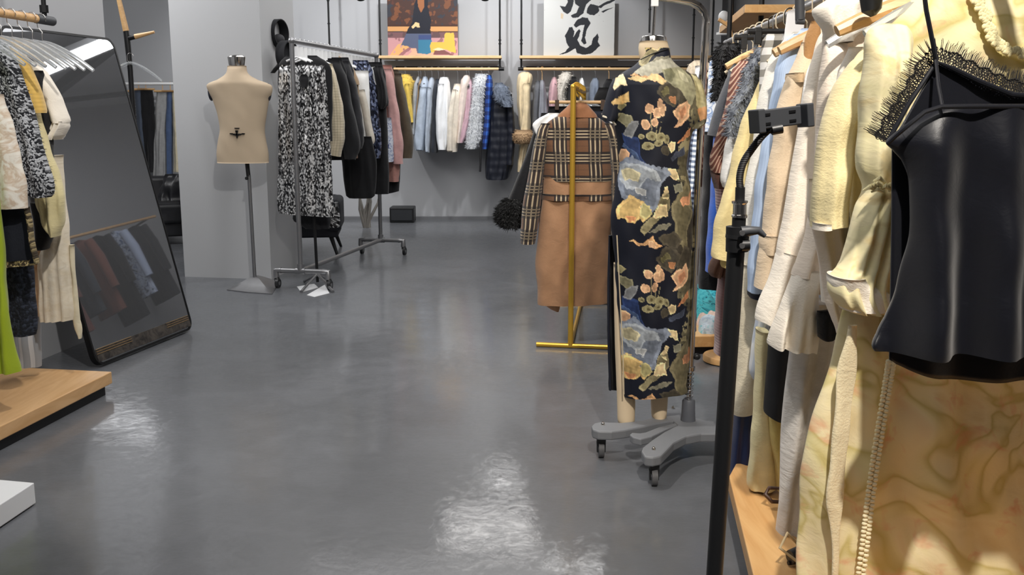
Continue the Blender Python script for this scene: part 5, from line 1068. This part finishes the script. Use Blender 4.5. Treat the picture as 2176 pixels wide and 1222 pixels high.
# ================================================================== PLAID COAT AND NEIGHBOURS ON THE GOLD RACK
g3 = G('brown_plaid_wool'); u = g3.uv(); x, y, _ = g3.sep(u)
def band(c, per, pos, w): 
    f = g3.m('FRACT', c * (1 / per) + .5); return g3.m('ABSOLUTE', f - pos) < w
def lines(c, off, per, k):
    f = g3.m('FRACT', (c + off) * (1 / per))
    A = lambda p, w: g3.m('LESS_THAN', g3.m('ABSOLUTE', f - p), w * k)
    dark = A(.5, .20); light = A(.37, .018) + A(.5, .022) + A(.63, .018); thin = A(.0, .010) + A(1.0, .010)
    return dark, light, thin
d1, l1, t1 = lines(x, .0, .185, 1.0); d2, l2, t2 = lines(y, .085, .125, 1.3); n_ = g3.noise(u, 160, 3)
c_ = g3.mix(g3.m('MULTIPLY', n_, .5), srgb(100, 68, 46), srgb(134, 94, 64))
c_ = g3.mix(g3.m('MAXIMUM', t1, t2) * .35, c_, srgb(50, 34, 28)); c_ = g3.mix(g3.m('MAXIMUM', d1, d2) * .93, c_, srgb(34, 28, 28)); c_ = g3.mix(g3.m('MAXIMUM', l1, l2) * .75, c_, srgb(206, 184, 150)); c_ = g3.mix(d1 * d2 * .6, c_, srgb(20, 18, 20))
g3.bump(g3.noise(u, 240, 2), .3, .003); PLD = g3.out(c_, .9, 0.0, **{'Sheen Weight': .15})
CAM = fabric((164, 124, 92), .85, .05, .3)
Yp = 5.22
d = thing('wool_coat', 'brown plaid and camel wool coat seen from the back on the gold rack', 'coat', tuple(P(1215, 650, Yp)))
loft('upper_body', [(243, 1196, 1252), (250, 1180, 1270), (258, 1168, 1282), (268, 1158, 1292), (280, 1150, 1300), (300, 1148, 1302), (340, 1150, 1302), (378, 1152, 1303), (384, 1153, 1303)], Yp, PLD, d, D=.085, amp=.006, lam=.14, top=.12, dtop=.45, nt=120, step=4, seed=77, bot=1.1)
loft('skirt_of_coat', [(374, 1154, 1302), (420, 1152, 1302), (460, 1148, 1300), (520, 1140, 1298), (580, 1139, 1296), (640, 1142, 1294, -4), (646, 1143, 1293, -4)], Yp, CAM, d, D=.09, amp=.014, lam=.16, top=0, dtop=1, nt=120, step=6, seed=78)
loft('belt', [(411, 1152, 1302), (424, 1151, 1302)], Yp, PLD, d, D=.10, amp=.010, lam=.16, top=0, dtop=1, nt=100, step=3, seed=78)
loft('collar', [(218, 1212, 1246), (224, 1206, 1252), (234, 1196, 1260), (244, 1186, 1268), (250, 1184, 1270)], Yp, fabric((150, 102, 70)), d, D=.065, amp=.002, top=.3, dtop=.6, yo=-.01)
loft('sleeve', [(262, 1148, 1172), (275, 1141, 1168), (300, 1135, 1163), (340, 1128, 1158), (380, 1121, 1154), (430, 1113, 1148), (480, 1107, 1144), (500, 1105, 1141), (517, 1106, 1137)], Yp, PLD, d, D=.065, amp=.005, lam=.09, yo=-.02, nt=80, step=5, top=.1, dtop=.6, uvo=.0925)
loft('sleeve', [(262, 1284, 1304), (275, 1287, 1311), (300, 1292, 1317), (340, 1296, 1322), (380, 1299, 1324), (430, 1300, 1324), (500, 1298, 1320), (517, 1298, 1314)], Yp, PLD, d, D=.065, amp=.005, lam=.09, yo=-.02, nt=80, step=5, top=.1, dtop=.6, uvo=.0925)
loft('hem_flap', [(640, 1156, 1192), (650, 1160, 1190), (658, 1172, 1188), (662, 1182, 1187)], Yp, fabric((196, 150, 116)), d, D=.02, yo=.06, amp=.002, top=0, dtop=1)
G3 = 'clothes on the gold rack'
def gg(*a, **k): return g(*a, **k, grp=G3)
gg('black coat with a thick black fur cuff hanging left of the plaid coat', 'coat', 5.62, b([(240, 1150, 1200), (270, 1142, 1210), (400, 1140, 1260), (560, 1150, 1270)], BK, D=.06), b([(262, 1140, 1170), (290, 1130, 1162), (330, 1117, 1150), (370, 1102, 1142), (400, 1090, 1136), (430, 1078, 1130), (450, 1070, 1124)], BK, 'sleeve', D=.06, amp=.004, yo=-.05), b([(422, 1078, 1120), (436, 1064, 1122), (455, 1056, 1120), (472, 1060, 1112), (482, 1076, 1104)], fabric((14, 14, 15), .95), 'fur_cuff', D=.085, amp=.006, yo=-.05, fur=3000, furl=.035, top=.3, dtop=.6, close=True))
gg('white collared blouse shoulder left of the plaid coat shoulder', 'blouse', 5.45, b([(240, 1165, 1190), (250, 1146, 1185), (262, 1132, 1180), (272, 1133, 1170), (300, 1146, 1180)], WH, D=.02))
gg('navy top with white edged sleeve right of the plaid coat shoulder', 'top', 5.42, b([(236, 1245, 1285), (246, 1245, 1305), (262, 1250, 1314), (276, 1270, 1314), (300, 1270, 1300)], fabric((28, 32, 44)), D=.05), b([(240, 1276, 1290), (247, 1280, 1300), (256, 1290, 1310), (262, 1298, 1312)], WH, 'white_edge', D=.012, yo=-.05, amp=0, top=0, dtop=1))
gg('black skirt clipped on a wooden hanger behind the plaid coat collar', 'skirt', 5.85, b([(226, 1166, 1300), (240, 1164, 1304), (300, 1160, 1306), (500, 1158, 1306)], BK, D=.03, top=0, dtop=1))
gg('black garment hanging between the white collar and the back wall clothes', 'coat', 6.05, b([(186, 1272, 1300), (210, 1262, 1306), (300, 1262, 1306)], BK, D=.04, top=.2))
hx2 = P(1232, 220, 5.8).x
hanger('pale wooden clip hanger behind the plaid coat collar', (hx2, 5.8), 1.385, M['woodh'], M['gold'], .36, 0, None, fat=.012, drop=.07, clips=plain('brown_clip', (70, 52, 40), .5), name='clip_hanger')
hanger('clear plastic clip hanger just behind the wooden clip hanger', (hx2 + .03, 5.95), 1.385, M['clear'], M['chrome'], .40, 0, None, fat=.009, drop=.07, name='clip_hanger')
hanger('wooden hanger inside the plaid coat', (.34, 5.24), 1.385, M['woodh'], M['gold'], .24, 0, None, fat=.010, drop=.125, slope=.06, name='wooden_hanger')
m = MB(); rg = random.Random(9)
for k in range(9):
    Yh = 5.2 + k * .07; x = .33 + (Yh - 5.1) * .117; m = MB(); m.tube([(x + .022 * math.cos(t), Yh, 1.385 + .022 * math.sin(t) + .004) for t in np.linspace(-.5, PI + .2, 9)] + [(x + rg.uniform(-.01, .03), Yh, 1.34)], .0028, 6)
    tag(m.build('hanger_hook', M['gold'], None), 'gold hanger hook bunched near the top of the gold rack', 'hook', 'gold hooks on the gold rack')
# ================================================================== SILVER RACK CLOTHES
G4 = 'clothes on the silver rack'
def gs(lab, cat, Y, *a, **k): return g(lab, cat, 6.90 + (Y - 7.36) * .915, *a, **k, grp=G4)
SQ = sequin((20, 20, 22), (110, 110, 112), (236, 236, 236), 130, .5)
gs('silver and black sequin dress facing the camera at the near end of the silver rack', 'dress', 7.50, b([(138, 596, 688), (150, 592, 691), (200, 592, 695), (280, 592, 700), (350, 592, 704), (420, 590, 707), (446, 591, 709, 8), (453, 593, 709, 8)], SQ, D=.05, amp=.012, lam=.09, nt=100, seed=81, top=.05),
   b([(158, 640, 651), (166, 637, 655), (180, 638, 655), (186, 641, 652)], BK, 'pouch', D=.02, yo=-.07, amp=0, rnd=0))
gs('black lace top draped over the shoulders of the sequin dress', 'top', 7.62, b([(118, 610, 672), (128, 598, 690), (136, 592, 700), (150, 590, 706), (300, 596, 706)], BK, D=.05), b([(136, 588, 604), (146, 580, 592), (155, 575, 583)], BK, 'sleeve', D=.03))
gs('longer black and silver sequin skirt just below the first sequin dress', 'skirt', 7.72, b([(430, 622, 720), (455, 622, 722), (458, 640, 722), (478, 690, 722), (482, 700, 720)], sequin((14, 14, 16), (60, 60, 62), (220, 220, 220), 80, .5), D=.05, amp=.01, top=0, dtop=1))
gs('black lace hem hanging under the sequin dress', 'skirt', 7.66, b([(430, 622, 700), (458, 622, 702), (470, 624, 704), (486, 650, 700)], BK2, D=.045, top=0, dtop=1))
gs('cream knitted cardigan with a wide sleeve right of the sequin dress', 'cardigan', 7.90, b([(135, 660, 706), (160, 664, 712), (300, 670, 716)], knit((202, 188, 160), 50), D=.04), b([(138, 688, 706), (160, 696, 714), (200, 699, 724), (250, 700, 731), (285, 700, 733), (310, 700, 729), (328, 699, 724, 5)], knit((202, 188, 160), 50), 'sleeve', D=.06, yo=-.03, top=.1))
gs('black wool coat hanging next to the cream cardigan', 'coat', 8.02, b([(124, 660, 726), (150, 670, 736), (340, 690, 742)], BK, D=.04), b([(128, 690, 722), (160, 706, 736), (220, 722, 748), (280, 728, 762), (318, 730, 764), (338, 732, 756)], BK, 'sleeve', D=.06, yo=-.03, top=.1))
gs('dark grey coat behind the black wool coat', 'coat', 8.14, b([(122, 680, 740), (150, 694, 752), (340, 710, 756)], BK2, D=.04), b([(130, 716, 742), (180, 734, 758), (240, 744, 768), (300, 746, 773), (316, 748, 768)], BK2, 'sleeve', D=.06, yo=-.03, top=.1))
gs('tan coat with broad shoulders showing above the black coats', 'coat', 8.26, b([(116, 686, 716), (124, 680, 728), (140, 690, 744), (178, 710, 762), (260, 716, 762)], fabric((164, 140, 110)), D=.05), b([(128, 716, 738), (150, 728, 754), (180, 746, 764)], fabric((160, 134, 104)), 'sleeve', D=.06, yo=-.03, top=.1))
gs('brown trousers hem peeking below the dark coats', 'trousers', 8.30, b([(296, 744, 762), (320, 745, 760), (336, 746, 760)], fabric((120, 88, 68)), D=.05, top=0, dtop=1))
gs('long black dress forming the dark lower mass of the silver rack', 'dress', 8.42, b([(290, 720, 790), (340, 726, 800), (380, 730, 800), (416, 736, 796), (421, 742, 790)], BK, D=.05, amp=.008, top=0, dtop=1))
gs('white blouse sleeve between the black and navy sleeves', 'blouse', 8.50, b([(150, 744, 784), (300, 752, 790)], WH, D=.04), b([(190, 760, 776), (230, 768, 784), (270, 774, 792), (300, 780, 797), (306, 782, 794)], fabric((206, 198, 184)), 'sleeve', D=.05, yo=-.03, top=.1))
gs('navy sequinned jacket in the middle of the silver rack', 'jacket', 8.60, b([(128, 736, 782), (150, 750, 792), (340, 760, 800)], sequin((16, 20, 36), (32, 40, 66), (110, 120, 150), 90, .3), D=.05), b([(135, 756, 784), (180, 772, 798), (240, 780, 804), (300, 786, 810), (336, 788, 808)], sequin((16, 20, 36), (32, 40, 66), (120, 130, 160), 90, .3), 'sleeve', D=.055, yo=-.03, top=.1))
gs('white collar edge rising out of the black ruffled blouse', 'shirt', 8.66, b([(142, 778, 796), (156, 782, 804), (180, 796, 810)], WH, D=.02))
gs('black blouse with a ruffled short sleeve', 'blouse', 8.72, b([(132, 776, 812), (160, 784, 820), (380, 790, 826), (412, 794, 826)], BK, D=.05), b([(140, 788, 812), (170, 796, 818), (200, 802, 824), (224, 800, 825), (232, 806, 816)], BK, 'sleeve', D=.055, yo=-.03, amp=.01, lam=.03, top=.1))
gs('blue and white printed shirt hem left of the pink hoodie', 'shirt', 8.80, b([(250, 812, 832), (300, 814, 836), (344, 818, 836)], blotch([(30, 60, 130), (220, 224, 232), (60, 90, 160)], 24, 2), D=.05, top=0, dtop=1))
gs('dusty pink hoodie with a long sleeve', 'hoodie', 8.90, b([(138, 802, 832), (160, 808, 838), (330, 820, 848), (386, 824, 848)], fabric((176, 128, 118)), D=.045), b([(146, 812, 832), (190, 820, 840), (240, 826, 848), (300, 832, 856), (348, 834, 857)], fabric((206, 160, 156)), 'sleeve', D=.055, yo=-.03, top=.1))
gs('black trousers hanging under the pink hoodie', 'trousers', 8.96, b([(340, 826, 852), (380, 824, 850), (412, 822, 848, -6)], BK, D=.05, top=0, dtop=1))
gs('dark olive brown coat at the far end of the silver rack', 'coat', 9.08, b([(148, 822, 846), (165, 828, 854), (320, 838, 866)], fabric((84, 74, 60)), D=.045), b([(156, 834, 852), (200, 842, 862), (260, 850, 874), (310, 854, 879), (336, 852, 876)], fabric((86, 76, 62)), 'sleeve', D=.055, yo=-.03, top=.1))
for k in range(22):
    t = .04 + k * .043; p = N0 + (F0 - N0) * t; m = MB(); z0 = zt - .02; rr_ = .0
    m.box((p.x - .017, p.y - .004, z0 - .085), (p.x + .017, p.y + .004, z0 - .012)); m.tube([(p.x + .0, p.y + .021 * math.cos(a), zt + .021 * math.sin(a)) for a in np.linspace(-.3, PI, 8)], .003, 6); m.tube([(p.x - .07, p.y - .01, z0 - .115), (p.x, p.y, z0 - .085), (p.x + .07, p.y + .01, z0 - .115)], .007, 8)
    tag(m.build('white_hanger', M['whitep'], None, smooth=False), 'white broad necked hanger in the row on the silver rack', 'hanger', 'white hangers on the silver rack')
# ================================================================== BACK WALL CLOTHES
G5 = 'clothes on the left back wall rail'; G6 = 'clothes on the right back wall rail'
def bw(label, cat, rows, mat, sl=None, grp=G5, name=None, off=0.0, hk=M['steel'], **kw):
    Yb = 11.27 + off; kw.setdefault('D', .16); kw.setdefault('amp', .012); kw.setdefault('lam', .05)
    parts = [('body', rows, mat, dict(kw, top=.14, dtop=.3))]
    if sl: parts.append(('sleeve', sl, mat, dict(D=.05, yo=-.15, amp=.006, top=.1)))
    r = garment(name or cat.replace(' ', '_'), label, cat, Yb, parts, grp)
    x = P((rows[0][1] + rows[0][2]) / 2, rows[0][0], 11.3).x; zt_ = P(1000, rows[0][0], 11.27).z; m = MB()
    m.tube([(x + .016 * math.cos(t) , 11.3, 1.75 + .024 * math.sin(t)) for t in np.linspace(-.2, PI, 7)] + [(x, 11.3, 1.71), (x, 11.3, zt_ - .01)], .0035, 6)
    m.tube([(x, 11.3 - .17, zt_ - .09), (x, 11.3, zt_ - .02), (x, 11.3 + .17, zt_ - .09)], .012, 8)
    tag(m.build('clothes_hanger', hk, None), 'hanger holding the ' + ' '.join(label.split()[:12]), 'hanger', None); return r
bw('yellow hooded furry jacket at the left end of the back wall rail', 'jacket', [(158, 856, 868), (163, 851, 874), (172, 848, 879), (184, 847, 880), (200, 852, 878), (260, 858, 878), (290, 860, 876)], fabric((222, 190, 88)), [(178, 858, 870), (210, 862, 874), (260, 866, 878)], fur=700, furl=.03)
bw('light grey jacket right of the yellow furry jacket', 'jacket', [(163, 886, 894), (180, 880, 892), (230, 876, 888), (285, 874, 886)], GY)
bw('tan jacket between two light blue jackets', 'jacket', [(168, 890, 899), (185, 887, 897), (240, 884, 894), (270, 883, 892)], TAN, off=.05)
bw('pale blue denim jacket with full sleeve', 'jacket', [(163, 899, 908), (180, 893, 912), (230, 886, 914), (280, 880, 912), (310, 880, 906), (319, 884, 902)], LB, [(185, 893, 906), (240, 886, 902), (300, 880, 900), (318, 884, 898)])
bw('grey blue cardigan next to the pale blue denim jacket', 'cardigan', [(165, 913, 923), (185, 908, 924), (240, 905, 922), (290, 903, 918), (323, 904, 915)], fabric((172, 182, 196)), [(185, 908, 917), (290, 903, 911), (322, 904, 911)])
bw('dark charcoal jacket left of the white jumper', 'jacket', [(168, 926, 938), (190, 919, 938), (250, 916, 936), (300, 914, 932), (324, 915, 930)], fabric((44, 48, 56)))
bw('bright white jumper in the middle of the back wall rail', 'jumper', [(164, 936, 952), (175, 931, 956), (220, 927, 960), (270, 927, 962), (305, 930, 955), (318, 932, 950)], fabric((238, 240, 243), .9, .02), [(178, 930, 944), (240, 926, 942), (300, 928, 943), (318, 932, 944)])
bw('cream jumper right of the white jumper', 'jumper', [(178, 966, 980), (195, 960, 982), (250, 951, 980), (300, 949, 976), (322, 951, 972)], fabric((228, 218, 202)), [(190, 960, 970), (250, 951, 964), (320, 950, 963)])
bw('pinkish cream coat with folded collar beside the pink coat', 'coat', [(160, 986, 998), (170, 980, 999), (220, 973, 992), (280, 970, 984), (303, 970, 980)], fabric((230, 214, 204)))
bw('pink wool coat at the back wall', 'coat', [(168, 992, 1002), (200, 988, 1006), (250, 984, 1003), (290, 974, 994), (303, 974, 986)], fabric((204, 170, 182)), off=.04)
bw('silver grey curly fur coat at the back wall', 'coat', [(157, 1014, 1034), (166, 1008, 1037), (190, 1003, 1034), (230, 998, 1030), (270, 992, 1028), (300, 988, 1026), (316, 990, 1016)], blotch([(120, 124, 130), (190, 194, 200), (222, 224, 226), (130, 134, 140)], 40, 2), fur=3500, furl=.03)
bw('blue checked shirt jacket with a hanging black belt', 'jacket', [(160, 1034, 1044), (175, 1031, 1047), (220, 1030, 1045), (270, 1027, 1042), (316, 1024, 1036)], gingham((24, 40, 90), (36, 66, 140), (50, 100, 190), .09))
m = MB(); m.tube([P(1021, 300, 11.1), P(1021, 340, 11.1), P(1020, 365, 11.1)], .012, 6); tag(m.build('belt_end', M['leather'], None), 'thin black belt end hanging under the blue checked jacket', 'belt')
PUF = G('quilted_nylon'); u = PUF.uv(); yy = PUF.sep(u)[1]; PUF.bump(PUF.m('SINE', yy * 70), .18, .01); PUFm = PUF.out(srgb(28, 31, 42), .4)
r = bw('long navy quilted down coat at the right end of the back wall rail', 'coat', [(185, 1052, 1074), (200, 1044, 1086), (230, 1040, 1089), (300, 1034, 1092), (350, 1031, 1090), (376, 1031, 1082), (381, 1033, 1078)], PUFm, [(200, 1072, 1088), (240, 1078, 1092), (300, 1078, 1094), (350, 1076, 1090)])
loft('hood', [(176, 1054, 1066), (184, 1050, 1078), (200, 1049, 1084), (216, 1056, 1089), (228, 1070, 1088)], 11.05, blotch([(60, 66, 80), (120, 130, 146), (90, 98, 112)], 30, 1), r, D=.06, amp=.012, lam=.04, close=True, fur=500, furl=.03)
bw('long cream coat with fur hood and brown fur cuff, left on the calligraphy rail', 'coat', [(153, 1108, 1124), (158, 1102, 1130), (168, 1099, 1132), (185, 1098, 1128), (220, 1099, 1127), (260, 1102, 1128), (285, 1106, 1126), (330, 1101, 1118), (364, 1099, 1112)], fabric((226, 206, 168)), [(176, 1110, 1126), (230, 1110, 1126), (282, 1106, 1124)], G6)
r = bpy.data.objects[[o.name for o in bpy.data.objects if o.get('label', '').startswith('long cream coat with fur hood')][0]]
loft('fur_cuff', [(276, 1098, 1126), (284, 1093, 1131), (296, 1093, 1131), (306, 1099, 1126)], 11.06, fabric((176, 146, 112), .95), r, D=.09, amp=.004, close=True, rnd=1, fur=1800, furl=.03)
bw('dark grey jacket right of the long cream coat', 'jacket', [(172, 1138, 1148), (190, 1134, 1148), (240, 1131, 1144), (300, 1130, 1142)], fabric((96, 98, 104)), None, G6)
bw('mid grey wool jacket on a wooden topped hanger', 'jacket', [(170, 1147, 1157), (190, 1144, 1160), (240, 1140, 1165), (300, 1138, 1166)], fabric((138, 140, 148)), None, G6, hk=M['woodh'])
bw('pink tweed jacket left of the pale fur collar', 'jacket', [(164, 1174, 1182), (180, 1168, 1185), (225, 1164, 1184), (300, 1162, 1184)], fabric((206, 166, 172)), None, G6)
bw('off white fur coat at the right back wall rail', 'coat', [(153, 1198, 1210), (160, 1190, 1215), (175, 1184, 1212), (200, 1182, 1200), (230, 1184, 1206), (300, 1184, 1206)], fabric((206, 200, 190)), None, G6, fur=1500, furl=.03)
bw('black hooded jacket right of the off white fur coat', 'jacket', [(163, 1212, 1224), (176, 1206, 1230), (220, 1204, 1230), (300, 1204, 1230)], BK, None, G6)
bw('white shirt right of the black hooded jacket', 'shirt', [(166, 1232, 1240), (180, 1230, 1242), (220, 1228, 1244), (300, 1226, 1244)], WH, None, G6)
bw('grey blue jacket with a black collar edge', 'jacket', [(166, 1260, 1270), (178, 1254, 1274), (215, 1250, 1278), (300, 1250, 1280)], fabric((120, 130, 146)), None, G6)
bw('black jacket just left of the floral dress sleeve', 'jacket', [(168, 1288, 1300), (180, 1282, 1306), (220, 1278, 1312), (300, 1276, 1316)], BK, None, G6, hk=M['woodh'])
# niche: trousers rail
r = thing('clothes_rail', 'white rail in the left niche carrying trousers', 'rail', (-4.2, 11.3, 1.6)); zz = P(300, 178, 11.3).z
m = MB(); m.tube([(-5.0, 11.3, zz), (P(520, 178, 11.3).x, 11.3, zz)], .016, 12); m.build('rod', M['whitep'], r)
for xx in (-4.95, -3.2): m = MB(); m.tube([(xx, 11.3, zz), (xx, 11.53, zz)], .014, 8); m.build('bracket', M['whitep'], r)
G7 = 'trousers on the niche rail'
for lab, cat, rows, mat in (('white printed top at the left edge of the niche rail', 'top', [(196, 268, 284), (220, 270, 288), (260, 274, 292), (290, 278, 292)], blotch([(230, 230, 232), (60, 60, 66), (220, 220, 222)], 20, 1)),
    ('dark grey jeans left of the black trousers', 'jeans', [(192, 286, 304), (240, 290, 306), (330, 296, 312), (360, 300, 314)], fabric((70, 78, 92))),
    ('wide black trousers in the niche', 'trousers', [(192, 296, 324), (210, 296, 327), (300, 306, 328), (366, 314, 327)], BK),
    ('light grey cargo trousers in the niche', 'trousers', [(196, 333, 358), (220, 331, 357), (270, 331, 353), (300, 328, 354), (350, 327, 356), (391, 325, 355, 4)], fabric((150, 150, 150))),
    ('blue jeans right of the light grey trousers', 'jeans', [(196, 356, 368), (260, 354, 366), (300, 354, 366), (370, 355, 366)], fabric((70, 88, 122))),
    ('cream trousers beside the column edge', 'trousers', [(196, 366, 386), (260, 368, 388), (365, 370, 390)], fabric((200, 190, 164)))):
    garment(cat, lab, cat, 11.3, [('body', rows, mat, dict(D=.05, amp=.01, lam=.06, top=0, dtop=1))], G7)
    x = P((rows[0][1] + rows[0][2]) / 2, 190, 11.3).x; zq = P(300, rows[0][0], 11.3).z; m = MB(); m.tube([(x, 11.3, zz + .02), (x, 11.3, zq + .02)], .005, 6); m.tube([(x - .1, 11.3, zq + .012), (x + .1, 11.3, zq + .012)], .012, 8)
    tag(m.build('clip_hanger', M['woodh'], None), 'hanger holding the ' + ' '.join(lab.split()[:12]), 'hanger')
# dark jackets on the right wall, seen only in the mirror
rw = lambda Y: 1.95 + (Y + 3) * .6 / 14.55
r = thing('clothes_rail', 'wooden rail on the far right wall, seen in the leaning mirror', 'rail', (rw(8.6) - .3, 8.6, 1.5)); m = MB(); m.tube([(rw(7.6) - .28, 7.6, 1.62), (rw(9.8) - .28, 9.8, 1.62)], .016, 12); m.build('rod', M['woodh'], r)
for yy in (7.7, 9.7): m = MB(); m.tube([(rw(yy) - .28, yy, 1.62), (rw(yy) - .02, yy, 1.62)], .012, 8); m.build('bracket', M['black'], r)
def upr(label, Y, mat, L=.75, w=.40):
    x0 = rw(Y) - .30; r = thing('jacket', label, 'jacket', (x0, Y, 1.5 - L), 'jackets on the far right wall'); V = []; Fc = []; UV = []; n = 40; mrows = 16; rg = random.Random(int(Y * 100))
    for i in range(mrows + 1):
        t = i / mrows; hw = w / 2 * min(1, (t / .1) ** .5 * .75 + .25) * (1 + .05 * t); d_ = .055 * min(1, .3 + t * 5)
        for k in range(n):
            a = 2 * PI * k / n; f = .008 * math.sin(9 * a + rg.random() * .3) * t; V.append((x0 + (hw + f) * math.cos(a), Y + (d_ + f) * math.sin(a), 1.56 - L * t)); UV.append((a * .2, t * L))
    Fc = [(i * n + k, i * n + (k + 1) % n, (i + 1) * n + (k + 1) % n, (i + 1) * n + k) for i in range(mrows) for k in range(n)] + [tuple(range(n))]
    meshobj('body', V, Fc, mat, r, True, UV)
    m = MB(); s0 = Vector((x0 - w / 2 + .03, Y, 1.5)); m.tube([s0, s0 + Vector((-.04, 0, -.2)), s0 + Vector((-.06, -.01, -.55))], [.05, .055, .042], 14); m.build('sleeve', mat, r)
for lab, Y, mat, L in (('black jacket first on the far right wall rail, seen in the mirror', 7.8, BK2, .8), ('brown leather coat on the far right wall rail, seen in the mirror', 8.05, fabric((96, 50, 44)), .95), ('charcoal jacket on the far right wall rail, seen in the mirror', 8.3, fabric((50, 54, 62)), .8), ('rust jacket on the far right wall rail, seen in the mirror', 8.55, fabric((110, 66, 54)), .85), ('long black jacket on the far right wall rail, seen in the mirror', 8.8, BK, 1.0), ('blue printed jacket on the far right wall rail, seen in the mirror', 9.05, blotch([(40, 70, 120), (190, 200, 220), (30, 40, 60)], 14), .8), ('black puffed jacket last on the far right wall rail, seen in the mirror', 9.35, BK2, .9)): upr(lab, Y, mat, L)
for o in bpy.data.objects:
    if '_w' in o: del o['_w']
    if o.get('label') == '' : del o['label']
    if 'group' in o and o['group'] == '': del o['group']
